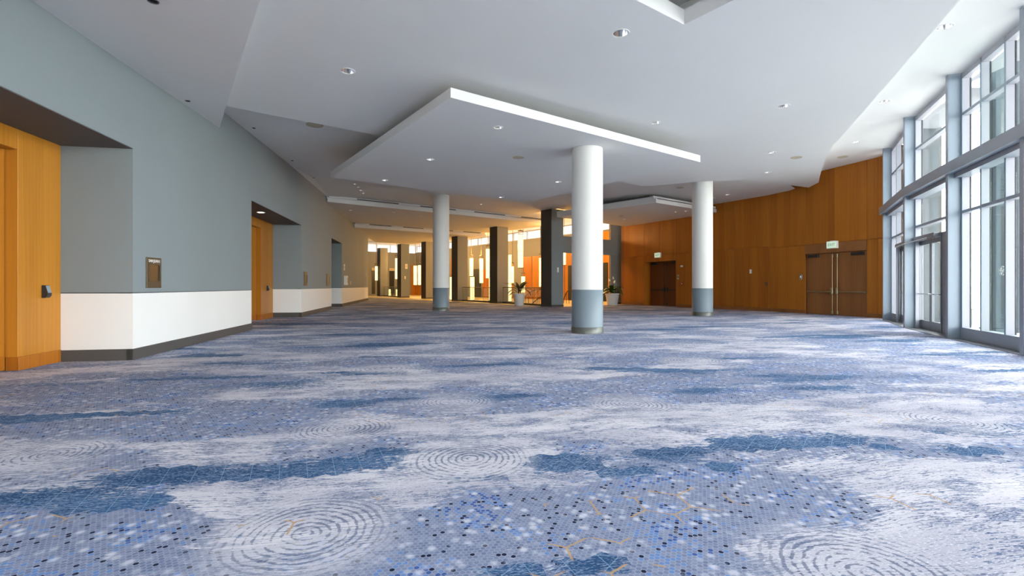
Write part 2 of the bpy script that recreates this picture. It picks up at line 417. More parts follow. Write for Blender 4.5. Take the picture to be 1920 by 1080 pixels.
for (a, b), hz in zip(((n1a, n1b), (n2a, n2b), (n3a, n3b)), heads):
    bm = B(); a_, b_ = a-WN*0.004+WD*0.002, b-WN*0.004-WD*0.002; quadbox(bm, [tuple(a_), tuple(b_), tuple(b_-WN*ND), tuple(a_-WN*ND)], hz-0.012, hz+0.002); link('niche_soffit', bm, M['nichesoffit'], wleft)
bm = B()
for a, b in fronts: wseg(bm, a, b, WN, BASEZ, RAILZ-0.014, 0.2)
for a, b, n in returns: wseg(bm, a, b, n, BASEZ, RAILZ-0.014, 0.2)
wseg(bm, n3a-WN*ND, n3b-WN*ND, WN, BASEZ, RAILZ-0.014, 0.2)
link('wainscot', bm, M['wainscot'], wleft)
bm = B()
for a, b in fronts: wseg(bm, a-WN*0.012, b-WN*0.012, WN, RAILZ-0.016, RAILZ+0.002, 0.18)
for a, b, n in returns: wseg(bm, a-n*0.012, b-n*0.012, n, RAILZ-0.016, RAILZ+0.002, 0.18)
struct(link('trim_1', bm, M['line']))
k = 0
for a, b, n in [(a, b, WN) for a, b in fronts]+[(a+WN*0.2, b, n) if n == WD else (a, b+WN*0.2, n) for a, b, n in returns]+[(n3a-WN*ND, n3b-WN*ND, WN)]:
    bm = B(); e = (Vector(b)-Vector(a)).normalized()*0.015
    wseg(bm, Vector(a)+n*0.015-e*(n == WN), Vector(b)+n*0.015+e*(n == WN), n, 0, BASEZ, 0.1)
    struct(link('baseboard_left' if k == 0 else 'baseboard_left.%03d' % k, bm, M['base'])); k += 1

# wood-lined entrances at the back of the first two niches
def entrance(idx, far, near, zh, yj0, yj1):
    """far/near: corners at the back of the niche; yj0, yj1: Y of the far and near jamb."""
    root = sroot('door_%d' % idx)
    e = (near-far).normalized(); L = (near-far).length; n = WN
    P = lambda s, d=0.0: far+e*s-n*d
    sj0 = (yj0-far.y)/e.y; sj1 = (yj1-far.y)/e.y
    def slab(name, s0, s1, d0, d1, z0, z1, mat, par=root, bev=0.004):
        bm = B(); quadbox(bm, [tuple(P(s0, d0)), tuple(P(s1, d0)), tuple(P(s1, d1)), tuple(P(s0, d1))], z0, z1)
        if bev: bevel(bm, bev)
        return link(name, bm, mat, par)
    zd = zh-0.30
    slab('wood_panel', 0.0, sj0, 0.0, 0.16, 0.19, zh, M['woodlight'])
    slab('wood_panel', sj1, L, 0.0, 0.16, 0.19, zh, M['woodlight'])
    slab('wood_header', sj0+0.006, sj1-0.006, 0.0, 0.16, zd, zh, M['woodlight'])
    slab('wood_base', -0.0, sj0+0.0, -0.012, 0.15, 0.0, 0.19, M['wood'])
    slab('wood_base', sj1, L, -0.012, 0.15, 0.0, 0.19, M['wood'])
    slab('jamb', sj0-0.05, sj0+0.001, 0.16, 0.24, 0, zd, M['wooddoor'], bev=0)
    mid = (sj0+sj1)/2
    for s0, s1 in ((sj0, mid-0.002), (mid+0.002, sj1)):
        lf = slab('door_leaf', s0, s1, 0.16, 0.21, 0.01, zd, M['woodlight'])
        slab('kick_plate', s0+0.03, s1-0.03, 0.15, 0.16, 0.02, 0.21, M['wood'], lf, 0)
        sh = mid-0.09 if s0 < mid-0.1 else mid+0.09
        bm = B(); p = P(sh, 0.10)
        tube(bm, [(*P(sh, 0.16), 0.85), (*p, 0.85), (*p, 1.25), (*P(sh, 0.16), 1.25)], 0.012)
        link('door_pull', bm, M['chrome'], lf)
    bm = B(); quadbox(bm, [tuple(P(-0.19, 0.25)), tuple(P(L+0.19, 0.25)), tuple(P(L+0.19, 0.4)), tuple(P(-0.19, 0.4))], 0, zh+0.3)
    link('backing', bm, M['cavity'], root)
    return P
P1 = entrance(1, n1b-WN*ND, n1a-WN*ND, heads[0], 6.985, 5.0)
P2 = entrance(2, n2b-WN*ND, n2a-WN*ND, heads[1], 17.4, 15.2)

# ---------------------------------------------------------------- right wood walls
wa0, wa1 = fl(1441, 583.8), fl(1646, 596.3)
wb0 = fl(1170, 571)
da = (wa1-wa0).normalized(); na = Vector((da.y, -da.x))           # into the hall: left/front
if na.x > 0: na = -na
db = (wa0-wb0).normalized(); nb = Vector((db.y, -db.x))
if nb.x > 0: nb = -nb
def wslab(name, P, d, n, t0, t1, d0, d1, z0, z1, mat, par, bev=0.0):
    """d0/d1: depth behind the face (positive is into the wall)."""
    bm = B(); f = lambda t, k: tuple(P+d*t-n*k)
    quadbox(bm, [f(t0, d0), f(t1, d0), f(t1, d1), f(t0, d1)], z0, z1)
    if bev: bevel(bm, bev)
    return link(name, bm, mat, par)
LA = (wa1-wa0).length; LB = (wa0-wb0).length
G = 0.005
# wall A: door wall
ta0, ta1 = on(1510, wa0, da), on(1625.5, wa0, da)
bm = B()
for t0, t1, z0, z1 in ((-0.05, ta0-0.02, 0, 6.5), (ta1+0.02, LA+0.3, 0, 6.5), (ta0-0.05, ta1+0.05, 2.56, 6.5), (ta0-0.1, ta1+0.1, 0, 2.6)):
    dd = 0.03 if not (z1 == 2.6) else 0.30
    quadbox(bm, [tuple(wa0+da*t0-na*dd), tuple(wa0+da*t1-na*dd), tuple(wa0+da*t1-na*(dd+0.25)), tuple(wa0+da*t0-na*(dd+0.25))], z0, z1)
wallA = struct(link('wall_right', bm, M['wooddoor']))
ZJ = 2.96
for t0, t1 in ((0, ta0), (ta0, (ta0+ta1)/2), ((ta0+ta1)/2, ta1), (ta1, LA)):
    wslab('wood_panel', wa0, da, na, t0+G, t1-G, 0, 0.03, ZJ+G, 6.15, M['wood'], wallA, 0.003)
wslab('wood_panel', wa0, da, na, 0+G, ta0-G, 0, 0.03, 0.16, ZJ-G, M['wood'], wallA, 0.003)
wslab('wood_panel', wa0, da, na, ta1+G, LA-G, 0, 0.03, 0.16, ZJ-G, M['wood'], wallA, 0.003)
wslab('wood_header', wa0, da, na, ta0, ta1, -0.03, 0.03, 2.56, ZJ-G, M['wooddoor'], wallA, 0.003)
for t0, t1 in ((0, ta0), (ta1, LA)):
    struct(wslab('baseboard_right' if t0 == 0 else 'baseboard_right.001', wa0, da, na, t0, t1, -0.012, 0.02, 0, 0.155, M['wooddoor'], None, 0.003))
# return strip beside the glazing
ra, rb = wa1, Vector((13.72, 17.25))
dr = (rb-ra).normalized(); nr = Vector((dr.y, -dr.x))
if nr.x > 0: nr = -nr
wallR = sroot('wall_right.001'); LR = (rb-ra).length
for z0, z1 in ((0.16, ZJ-G), (ZJ+G, 6.15)): wslab('wood_panel', ra, dr, nr, G, LR, 0, 0.06, z0, z1, M['wood'], wallR, 0.003)
wslab('wood_base', ra, dr, nr, 0, LR, -0.012, 0.06, 0, 0.155, M['wooddoor'], wallR)
# pair of doors in wall A
def double_door(idx, P, d, n, t0, t1, dep, zt, mat, hardware, fit):
    root = sroot('door_%d' % idx)
    mid = (t0+t1)/2
    for s in (0, 1):
        a, b = ((t0+0.012, mid-0.003), (mid+0.003, t1-0.012))[s]
        lf = wslab('door_leaf', P, d, n, a, b, dep, dep+0.05, 0.012, zt-0.012, mat, root, 0.003)
        st = (mid-0.11, mid+0.11)[s]
        wslab('panic_bar', P, d, n, a+0.05, b-0.05, dep-0.075, dep-0.035, 0.93, 0.985, hardware, lf, 0.01)
        for tt in (a+0.05, b-0.09): wslab('bar_bracket', P, d, n, tt, tt+0.04, dep-0.04, dep, 0.92, 0.99, hardware, lf)
        wslab('exit_device', P, d, n, st-0.05, st+0.05, dep-0.09, dep, 0.86, 1.12, fit, lf, 0.012)
        p = P+d*st-n*(dep-0.03)
        tubeo('vertical_rod', fit, lf, [(*p, 0.06), (*p, zt-0.1)], 0.012)
        for z in (0.05, zt-0.19): wslab('rod_latch', P, d, n, st-0.03, st+0.03, dep-0.05, dep, z, z+0.13, fit, lf, 0.008)
        c0 = a+0.12 if s == 0 else b-0.62
        wslab('closer', P, d, n, c0, c0+0.5, dep-0.09, dep, zt-0.16, zt-0.05, M['black'], lf, 0.01)
    return root
double_door(3, wa0, da, na, ta0, ta1, 0.06, 2.56, M['wooddoor'], M['brass'], M['brass'])
# wall B
tb0, tb1 = on(1208, wb0, db), on(1267, wb0, db)
bm = B()
for t0, t1, z0, z1, dd in ((-0.3, tb0-0.02, 0, 6.4, 0.03), (tb1+0.02, LB+0.1, 0, 6.4, 0.03), (tb0-0.05, tb1+0.05, 2.64, 6.4, 0.03), (tb0-0.1, tb1+0.1, 0, 2.7, 0.62)):
    quadbox(bm, [tuple(wb0+db*t0-nb*dd), tuple(wb0+db*t1-nb*dd), tuple(wb0+db*t1-nb*(dd+0.3)), tuple(wb0+db*t0-nb*(dd+0.3))], z0, z1)
wallB = struct(link('wall_right.002', bm, M['wooddoor']))
brk = [0.0, tb0, (tb0+tb1)/2, tb1, tb1+1.25, tb1+2.5, tb1+3.75, LB]
for i, (t0, t1) in enumerate(zip(brk, brk[1:])):
    wslab('wood_panel', wb0, db, nb, t0+G, t1-G, 0, 0.03, 3.04+G, 5.75, M['wood'], wallB, 0.003)
    if i in (1, 2): wslab('wood_panel', wb0, db, nb, t0+G, t1-G, 0, 0.03, 2.64, 3.04-G, M['wood'], wallB, 0.003)
    else: wslab('wood_panel', wb0, db, nb, t0+G, t1-G, 0, 0.03, 0.16, 3.04-G, M['wood'], wallB, 0.003)
for j, (t0, t1) in enumerate(((0, tb0), (tb1, LB))):
    struct(wslab('baseboard_right.%03d' % (j+2), wb0, db, nb, t0, t1, -0.012, 0.02, 0, 0.155, M['wooddoor'], None, 0.003))
for tt, s in ((tb0, 1), (tb1, -1)):
    wslab('wood_reveal', wb0, db, nb, tt-(0.05 if s > 0 else 0), tt+(0 if s > 0 else 0.05), 0.005, 0.60, 0, 2.64, M['wood'], wallB)
wslab('wood_soffit', wb0, db, nb, tb0, tb1, 0.005, 0.60, 2.64, 2.68, M['wooddoor'], wallB)
double_door(4, wb0, db, nb, tb0, tb1, 0.50, 2.63, M['wooddark'], M['black'], M['black'])

# ---------------------------------------------------------------- glazed wall
NOSE = [Vector((13.0, 17.3)), Vector((11.2, 14.1)), Vector((9.93, 11.27)), Vector((8.78, 8.5)), Vector((7.62, 5.7)), Vector((6.48, 2.9)), Vector((5.36, 0.1)), Vector((4.26, -2.7)), Vector((3.2, -5.5)), Vector((2.1, -8.4))]
GD, MD = 0.38, 0.235       # glass line and mullion nose, behind the column noses
ZT, ZB0, ZB1, ZMID, ZTR, KICK = 5.97, 3.74, 3.98, 5.06, 2.86, 0.24
def bay(i):
    a, b = NOSE[i], NOSE[i+1]; e = (b-a).normalized(); o = Vector((-e.y, e.x))
    if o.x < 0: o = -o
    return a, b, e, o, (b-a).length
def gslab(name, i, s0, s1, d0, d1, z0, z1, mat, par, bev=0.0):
    a, b, e, o, L = bay(i); f = lambda s, d: tuple(a+e*s+o*d)
    bm = B(); quadbox(bm, [f(s0, d0), f(s1, d0), f(s1, d1), f(s0, d1)], z0, z1)
    if bev: bevel(bm, bev)
    return link(name, bm, mat, par)
CW = 0.13
col_lab = ['blue-grey steel column where the glazing meets the orange wood wall', 'blue-grey steel column between the two pairs of glass doors',
           'blue-grey steel column just right of the nearer glass doors', 'nearest blue-grey steel column at the right edge of the picture']
for i, p in enumerate(NOSE):
    if i > 3: lab = 'blue-grey steel column of the glazed wall beside the camera'
    else: lab = col_lab[i]
    a, b, e, o, L = bay(min(i, len(NOSE)-2))
    t = thing('steel_column', (p.x, p.y, 0), 0, lab, 'column', 'steel columns along the glazed wall')
    for nm, mt, d0, d1, w in (('flange', 'beam', 0.0, 0.022, CW), ('web', 'steel', 0.022, 0.37, CW-0.02), ('rear_flange', 'beam', 0.37, 0.42, CW)):
        bm = B(); f = lambda s, d: tuple(e*s+o*d)
        quadbox(bm, [f(-w/2, d0), f(w/2, d0), f(w/2, d1), f(-w/2, d1)], 0, ZT+0.05); link(nm, bm, M[mt], t)
# long beam in front of the columns, one mitred length
bm = B(); inner, outer = [], []
for i, p in enumerate(NOSE):
    e0 = bay(max(i-1, 0)); e1 = bay(min(i, len(NOSE)-2)); o = (e0[3]+e1[3]).normalized()
    inner.append(p-o*0.05); outer.append(p+o*0.10)
e = bay(0)[2]; inner[0] -= e*0.42; outer[0] -= e*0.42
for i in range(len(NOSE)-1):
    quadbox(bm, [tuple(inner[i]), tuple(inner[i+1]), tuple(outer[i+1]), tuple(outer[i])], ZB0, ZB1)
tag(link('steel_beam', bm, M['beam']), 'long grey steel beam running across the blue columns halfway up the glazing', 'beam')

portals = []
def make_bay(i, posts, doors=None):
    """posts: distances of the mullions from the far column; the glazing fills the gaps between them."""
    a, b, e, o, L = bay(i); w = sroot('window_%d' % (i+1))
    MW = 0.055
    ps = [CW/2+MW/2-0.004]+list(posts)+[L-CW/2-MW/2+0.004]
    rows = [(KICK, ZTR), (ZTR, ZB0-0.07), (ZB1-0.06, ZMID), (ZMID, ZT-0.12)]
    for p in ps:
        gslab('mullion', i, p-MW/2, p+MW/2, MD+0.012, GD-0.012, 0.0, ZT, M['mullion'], w)
        gslab('mullion_nose', i, p-MW/2-0.002, p+MW/2+0.002, MD, MD+0.014, 0.0, ZT, M['steel'], w)
        gslab('gasket', i, p-MW/2-0.003, p+MW/2+0.003, GD-0.010, GD+0.016, 0.0, ZT, M['gasket'], w)
    for z in (ZTR, ZMID):
        gslab('transom', i, CW/2, L-CW/2, MD+0.02, GD, z-0.03, z+0.03, M['mullion'], w)
        gslab('transom_nose', i, CW/2, L-CW/2, MD+0.006, MD+0.021, z-0.032, z+0.032, M['steel'], w)
    gslab('transom', i, CW/2, L-CW/2, 0.11, GD+0.02, ZB0-0.10, ZB1-0.06, M['beam'], w)
    gslab('head_frame', i, CW/2, L-CW/2, MD, GD+0.02, ZT-0.12, ZT, M['mullion'], w)
    for j, (p, q) in enumerate(zip(ps, ps[1:])):
        if q-p < 0.2: continue
        for k, (z0, z1) in enumerate(rows):
            if doors and doors[0] <= (p+q)/2 <= doors[1] and k == 0: continue
            pn = gslab('pane', i, p+MW/2+0.004, q-MW/2-0.004, GD, GD+0.012, z0+0.03, z1-0.03, M['glassblue'] if (i == 2 and j == 1) else M['glass'], w)
        if not (doors and doors[0] <= (p+q)/2 <= doors[1]):
            gslab('kick_plate', i, p, q, MD-0.02, GD+0.03, 0, KICK+0.03, M['beam'], w)
    gslab('sill', i, CW/2, L-CW/2, 0.0, GD+0.1, -0.01, 0.012, M['doorframe'], w)
    # the sky is sampled through this opening
    ld = bpy.data.lights.new('sky_portal', 'AREA'); ld.shape = 'RECTANGLE'; ld.size = L; ld.size_y = ZT; ld.cycles.is_portal = True
    lo = bpy.data.objects.new('sky_portal', ld); COL.objects.link(lo)
    c = (a+b)/2+o*(GD+0.25); lo.location = (c.x, c.y, ZT/2)
    lo.rotation_euler = Vector((-o.x, -o.y, 0)).to_track_quat('-Z', 'Z').to_euler()
    return ps
def glass_line(px, i):
    a, b, e, o, L = bay(i); return on(px, a+o*GD, e)
MW2 = 0.03
def door_pair(idx, i, s0, s1, lab):
    """A pair of narrow-stile glass doors on the glass line between s0 and s1."""
    r = sroot('door_%d' % idx); zt = 2.46; mid = (s0+s1)/2
    gslab('jamb', i, s0, s0+0.05, GD-0.08, GD+0.06, 0, zt+0.06, M['doorframe'], r)
    gslab('jamb', i, s1-0.05, s1, GD-0.08, GD+0.06, 0, zt+0.06, M['doorframe'], r)
    gslab('head', i, s0, s1, GD-0.09, GD+0.06, zt, zt+0.09, M['doorframe'], r)
    gslab('pane', i, s0+0.03, s1-0.03, GD, GD+0.012, zt+0.09, ZTR-0.03, M['glass'], r)
    gslab('operator_box', i, s0+0.1, s1-0.1, GD-0.20, GD-0.08, zt+0.0, zt+0.10, M['doorframe'], r, 0.01)
    for s in (0, 1):
        a, b = ((s0+0.055, mid-0.003), (mid+0.003, s1-0.055))[s]; st = 0.085
        bmm = B(); A, Bb, e, o, L = bay(i); f = lambda ss, d: tuple(A+e*ss+o*d)
        for x0, x1, z0, z1 in ((a, a+st, 0.015, zt-0.01), (b-st, b, 0.015, zt-0.01), (a+st, b-st, 0.015, 0.25), (a+st, b-st, zt-0.13, zt-0.01)):
            quadbox(bmm, [f(x0, GD-0.025), f(x1, GD-0.025), f(x1, GD+0.025), f(x0, GD+0.025)], z0, z1)
        lf = link('door_leaf', bmm, M['doorframe'], r)
        gslab('pane', i, a+st, b-st, GD-0.006, GD+0.006, 0.25, zt-0.13, M['glass'], lf)
        bmm = B()
        p0, p1 = A+e*(a+0.03)+o*(GD-0.085), A+e*(b-0.03)+o*(GD-0.085)
        tube(bmm, [(*(p0+o*0.07), 0.98), (*p0, 0.98), (*p1, 0.98), (*(p1+o*0.07), 0.98)], 0.016)
        link('push_bar', bmm, M['chrome'], lf)
        gslab('arm', i, (a+b)/2-0.25, (a+b)/2+0.25, GD-0.16, GD-0.13, zt-0.035, zt-0.015, M['chrome'], lf)
    return r
L0, L1, L2 = bay(0)[4], bay(1)[4], bay(2)[4]
make_bay(0, [glass_line(1681, 0), glass_line(1690.5, 0)], (glass_line(1690.5, 0), L0))
door_pair(6, 0, glass_line(1690.5, 0)+0.04, L0-0.13, '')
make_bay(1, [], (0.1, L1))
door_pair(5, 1, glass_line(1725.5, 1), glass_line(1772, 1), '')
gslab('side_jamb', 1, 0.118, glass_line(1725.5, 1)-0.002, GD-0.06, GD+0.03, 0, 2.55, M['doorframe'], bpy.data.objects['window_2'])
gslab('side_jamb', 1, glass_line(1772, 1)+0.002, L1-0.118, GD-0.06, GD+0.03, 0, 2.55, M['doorframe'], bpy.data.objects['window_2'])
gslab('pane', 1, 0.118, glass_line(1725.5, 1), GD, GD+0.012, 2.56, ZTR-0.03, M['glass'], bpy.data.objects['window_2'])
gslab('pane', 1, glass_line(1772, 1), L1-0.118, GD, GD+0.012, 2.56, ZTR-0.03, M['glass'], bpy.data.objects['window_2'])
make_bay(2, [glass_line(1855.7, 2), glass_line(1903.5, 2)-0.01])
for i in range(3, len(NOSE)-1):
    Li = bay(i)[4]; make_bay(i, [Li*0.36, Li*0.68])
# round sticker on the blue-tinted pane
a, b, e, o, L = bay(2); s = on(1877, a+o*(GD-0.003), e); p = a+e*s+o*(GD-0.002)
t = thing('door_sticker', (p.x, p.y, 1.50+0.0), math.atan2(-o.y, -o.x), 'small round white no-smoking sticker on the tinted tall pane', 'sticker')
bm = B()
for r0, r1 in ((0.075, 0.092),):
    vs = [[bm.verts.new((0, r*math.cos(2*PI*k/28), r*math.sin(2*PI*k/28))) for k in range(28)] for r in (r0, r1)]
    for k in range(28): bm.faces.new((vs[0][k], vs[0][(k+1) % 28], vs[1][(k+1) % 28], vs[1][k]))
    q = [bm.verts.new((0, y*0.707-z*0.707, y*0.707+z*0.707)) for y, z in ((-0.076, -0.008), (0.076, -0.008), (0.076, 0.008), (-0.076, 0.008))]; bm.faces.new(q)
    q = [bm.verts.new((0, y, z)) for y, z in ((-0.045, -0.012), (0.045, -0.012), (0.045, 0.010), (-0.045, 0.010))]; bm.faces.new(q)
link('ring_mark', bm, M['plate'], t)
# thin rod across the second steel column
a, b, e, o, L = bay(1)
q0 = NOSE[1]-bay(0)[2]*1.15-bay(0)[3]*0.03; q1 = NOSE[1]+e*0.0-bay(1)[3]*0.03; q2 = NOSE[1]+e*1.9-o*0.03
tag(tubeo('tie_rod', M['plate'], None, [(*q0, 2.38), (*q1, 2.39), (*q2, 2.41)], 0.011), 'thin shiny metal rod crossing the blue column between the glass doors', 'rod')

# ---------------------------------------------------------------- ceilings
DL = []     # downlights (x, y, z, radius, label, lit)
def ceil_pt(px, py, zf):
    z = zf if not callable(zf) else 5.3
    for _ in range(6):
        Y = FPX*(z-H)/(HY-py); X = (px-960)/FPX*Y
        if callable(zf): z = zf(X, Y)
    return X, Y, z
def lights(zf, specs):
    hs = []
    for px, py, r, lab, lit in specs:
        x, y, z = ceil_pt(px, py, zf); DL.append((x, y, z, r, lab, lit)); hs.append(circle(x, y, r*0.93))
    return hs
R0 = Vector(ceil_pt(1283, 46, zmain)[:2]); rec = [R0, R0-U*4.2, R0-U*4.2-Vv*3.6, R0-Vv*3.6]
hm = lights(zmain, [(1164, 62, 0.13, 'large recessed downlight nearest the camera, in the main ceiling', 1), (652, 133, 0.13, 'recessed downlight in the main ceiling left of the hanging panel corner', 1),
                    (1470, 199, 0.13, 'recessed downlight alone on the right half of the main ceiling', 1), (1230, 230, 0.11, 'recessed downlight just above the long white edge of the hanging panel', 1),
                    (1447, 286, 0.12, 'recessed downlight left of the round speaker on the main ceiling', 1), (1440, 323, 0.11, 'recessed downlight between the two farther lights of the main ceiling', 1)])
rear_edge = Vector(ceil_pt(424, 199, zmain)[:2]); far1 = Vector(ceil_pt(1207, 349.7, zmain)[:2])
mpoly = [(-3.2, -9.2), (2.4, -9.2), (3.0, -1.4), (5.0, 3.9)]+[tuple(ceil_pt(px, py, zmain)[:2]) for px, py in ((1800, 0), (1736.7, 73), (1676.7, 143), (1626.7, 200), (1590, 243), (1562, 272), (1550, 292), (1541.7, 315), (1537, 332), (1535, 342))]+[(12.75, 21.2), (10.9, 20.2), (9.0, 19.2), (7.4, 19.4), tuple(far1), tuple(rear_edge), (-6.5, 9.0)]
bm = B(); sheet(bm, mpoly, hm+[[tuple(p) for p in rec]], zmain); ceil = struct(link('ceiling', bm, M['ceiling']))
# its fascias: along the far edge and along the glazing side
bm = B()
for p, q in zip(mpoly[1:20], mpoly[2:20]):
    v = [bm.verts.new((*p, zmain(*p))), bm.verts.new((*q, zmain(*q))), bm.verts.new((*q, 6.15)), bm.verts.new((*p, 6.15))]; bm.faces.new(v)
link('fascia', bm, M['ceiling'], ceil)
bm = B(); rr = [tuple(p) for p in rec]
for p, q in zip(rr, rr[1:]+rr[:1]):
    v = [bm.verts.new((*p, zmain(*p))), bm.verts.new((*q, zmain(*q))), bm.verts.new((*q, zmain(*q)+0.23)), bm.verts.new((*p, zmain(*p)+0.23))]; bm.faces.new(v)
link('coffer_edge', bm, M['ceiling'], ceil)
bm = B(); cc = sum(rec, Vector((0, 0)))/4; big = [c+(c-cc)*0.25 for c in rec]
quadbox(bm, [tuple(p) for p in big], 5.85, 5.9)
for p, q in zip(big, big[1:]+big[:1]):
    v = [bm.verts.new((*p, 5.4)), bm.verts.new((*q, 5.4)), bm.verts.new((*q, 6.03)), bm.verts.new((*p, 6.03))]; bm.faces.new(v)
link('coffer_roof', bm, M['ceiling'], ceil)
# upper ceiling strip by the glass
hu = lights(ZUP, [(1772, 50, 0.13, 'nearest recessed downlight in the bright upper ceiling along the glazing', 1), (1659, 190, 0.13, 'second recessed downlight in the bright upper ceiling along the glazing', 1), (1605, 266, 0.13, 'farthest recessed downlight in the bright upper ceiling along the glazing', 1)])
up = [(1.0, -9.3), (2.6, -9.3)]+[tuple(p+bay(min(i, len(NOSE)-2))[3]*0.4) for i, p in reversed(list(enumerate(NOSE)))]+[(14.2, 17.2), (14.1, 18.6), (12.6, 23.2), (11.6, 22.0)]+[(x-0.35, y+0.05) for x, y in reversed(mpoly[3:14])]
bm = B(); sheet(bm, up, hu, lambda x, y: ZUP); struct(link('ceiling.001', bm, M['ceiling']))
# low soffit on the left
hs = lights(zsoff, [(352, 189, 0.045, 'tiny recessed fitting in the low left ceiling by the wall', 0), (287, 2, 0.06, 'tiny recessed fitting at the top edge of the picture, low left ceiling', 0)])
tip = wl_px(415); eb = Vector(ceil_pt(487, 0, zsoff)[:2]); ed = (eb-Vector((tip.x, tip.y))).normalized()
sp = [tuple(tip-WN*0.05), tuple(eb), tuple(eb+ed*16.0), tuple(wl(-9.3)-WN*0.05)]
bm = B(); sheet(bm, sp, hs, zsoff)
for p, q in ((sp[0], sp[1]), (sp[1], sp[2])):
    v = [bm.verts.new((*p, zsoff(*p))), bm.verts.new((*q, zsoff(*q))), bm.verts.new((*q, 5.5)), bm.verts.new((*p, 5.5))]; bm.faces.new(v)
struct(link('ceiling.002', bm, M['ceiling']))
# rear ceiling
hr = lights(zrear, [(476, 240, 0.04, 'tiny dark fitting in the rear left ceiling, nearest of three', 0), (548, 301, 0.04, 'tiny dark fitting in the rear left ceiling, middle of three', 0), (588, 333, 0.04, 'tiny dark fitting in the rear left ceiling, farthest of three', 0),
                    (666, 345, 0.07, 'lit small downlight, nearest in the row of four', 2), (672, 351, 0.07, 'lit small downlight, second in the row of four', 2), (677, 357, 0.07, 'lit small downlight, third in the row of four', 2), (681.5, 362.5, 0.07, 'lit small downlight, last in the row of four', 2),
                    (903, 383, 0.12, 'lit downlight in the rear ceiling right of the farthest column', 2), (1338, 371, 0.10, 'downlight in the rear ceiling just right of the right column', 1), (1364, 365, 0.10, 'downlight in the rear ceiling near the wood wall', 1)])
rp = [(-7.2, 9.6), (5, 17), (9.5, 18.3), (12.4, 21.6), (12.6, 23.8), (7.6, 32.2), tuple(p6+U*0.3-Vv*0.2), tuple(p6+Vv*12+U*0.3), (-11.4, 36)]
bm = B(); sheet(bm, rp, hr, zrear); struct(link('ceiling.003', bm, M['ceiling']))
# roof and high ceiling over the atrium
bm = B(); sheet(bm, [(-40, 20), (14, 20), (16, 50), (-12, 80), (-40, 80)], [], lambda x, y: 6.32); struct(link('ceiling.004', bm, M['ceiling']))
bm = B(); box(bm, -40, 2.4, -11, 80, 6.62, 6.9); box(bm, 2.4, 12.2, -11, 50, 6.62, 6.9); box(bm, 12.2, 14.6, 13.5, 50, 6.62, 6.9); struct(link('ceiling.005', bm, M['cavity']))
# parapet above the glazing and wall behind the camera
bm = B()
for i in range(len(NOSE)-1):
    a, b, e, o, L = bay(i); f = lambda s, d: tuple(a+e*s+o*d); quadbox(bm, [f(-0.1, 0.0), f(L+0.1, 0.0), f(L+0.1, 0.5), f(-0.1, 0.5)], 6.02, 7.1)
struct(link('wall_right.003', bm, M['steel']))
bm = B(); box(bm, -4.5, 3.0, -9.6, -9.3, 0, 0.4); box(bm, -4.5, 3.0, -9.6, -9.3, 4.2, 6.9); box(bm, -4.5, -2.9, -9.6, -9.3, 0.4, 4.2); struct(link('wall_back', bm, M['wall']))
wbk = sroot('window_22')  # unseen glazing, added to bring fill light to the left side
boxo('pane', M['glass'], wbk, (-2.9, 3.0, -9.46, -9.45, 0.4, 4.2))  # pane of the added unseen glazing
for k in range(5): boxo('mullion', M['mullion'], wbk, (-2.9+k*1.4, -2.84+k*1.4, -9.5, -9.35, 0.4, 4.2))  # mullions of the added unseen glazing
ld = bpy.data.lights.new('sky_portal', 'AREA'); ld.shape = 'RECTANGLE'; ld.size = 6.0; ld.size_y = 3.8; ld.cycles.is_portal = True
lo = bpy.data.objects.new('sky_portal', ld); COL.objects.link(lo); lo.location = (0, -9.7, 2.3); lo.rotation_euler = Vector((0, 1, 0)).to_track_quat('-Z', 'Z').to_euler()
# ---------------------------------------------------------------- hanging ceiling panels
def cloud(name, quad, zb, zt, hole_specs, label, grp, zf=None, upstand=None):
    zf = zf or (lambda x, y: zb); th = zt-zb
    t = thing(name, (0, 0, 0), 0, label, 'ceiling panel', grp)
    bm = B(); hs = lights(zf, hole_specs); sheet(bm, [tuple(p) for p in quad], hs, zf)
    link('underside', bm, M['ceiling'], t)
    for p, q in zip(quad, quad[1:]+quad[:1]):
        bm = B(); p, q = Vector(p), Vector(q); e = (q-p).normalized(); n = Vector((e.y, -e.x)); cen = sum((Vector(k) for k in quad), Vector((0, 0)))/len(quad)
        if n.dot(cen-p) < 0: n = -n
        quadbox(bm, [tuple(p), tuple(q), tuple(q+n*0.03), tuple(p+n*0.03)], lambda x, y: zf(x, y)+0.002, lambda x, y: zf(x, y)+th); link('edge', bm, M['ceiling'], t)
    bm = B(); sheet(bm, [tuple(p) for p in quad], [], lambda x, y: zf(x, y)+th); link('top', bm, M['ceiling'], t)
    if upstand:
        bm = B(); cen = sum((Vector(k) for k in quad), Vector((0, 0)))/len(quad); q2 = [tuple(Vector(p)+(cen-Vector(p))*upstand[0]) for p in quad]
        quadbox(bm, q2, lambda x, y: zf(x, y)+th*0.9, upstand[1]); link('upstand', bm, M['cavity'], t)
    return t
c0 = Vector(ceil_pt(845, 183, 4.7)[:2]); c1 = Vector(ceil_pt(1313, 304, 4.7)[:2]); c3 = Vector(ceil_pt(620, 333, 4.7)[:2]); c2 = c1+c3-c0
cloud('ceiling_panel', [c0, c1, c2, c3], 4.7, 4.89, [(934, 239, 0.11, 'downlight nearest the front corner of the big hanging panel', 1), (807, 299, 0.11, 'downlight near the left edge of the big hanging panel', 1), (722, 338, 0.11, 'downlight at the far left of the big hanging panel', 0), (1047, 341, 0.11, 'downlight in the big hanging panel left of the nearest column', 1), (940, 370, 0.11, 'downlight at the far edge of the big hanging panel', 0)],
      'large flat white ceiling panel hanging around the nearest white column', None, upstand=(0.25, zmain))
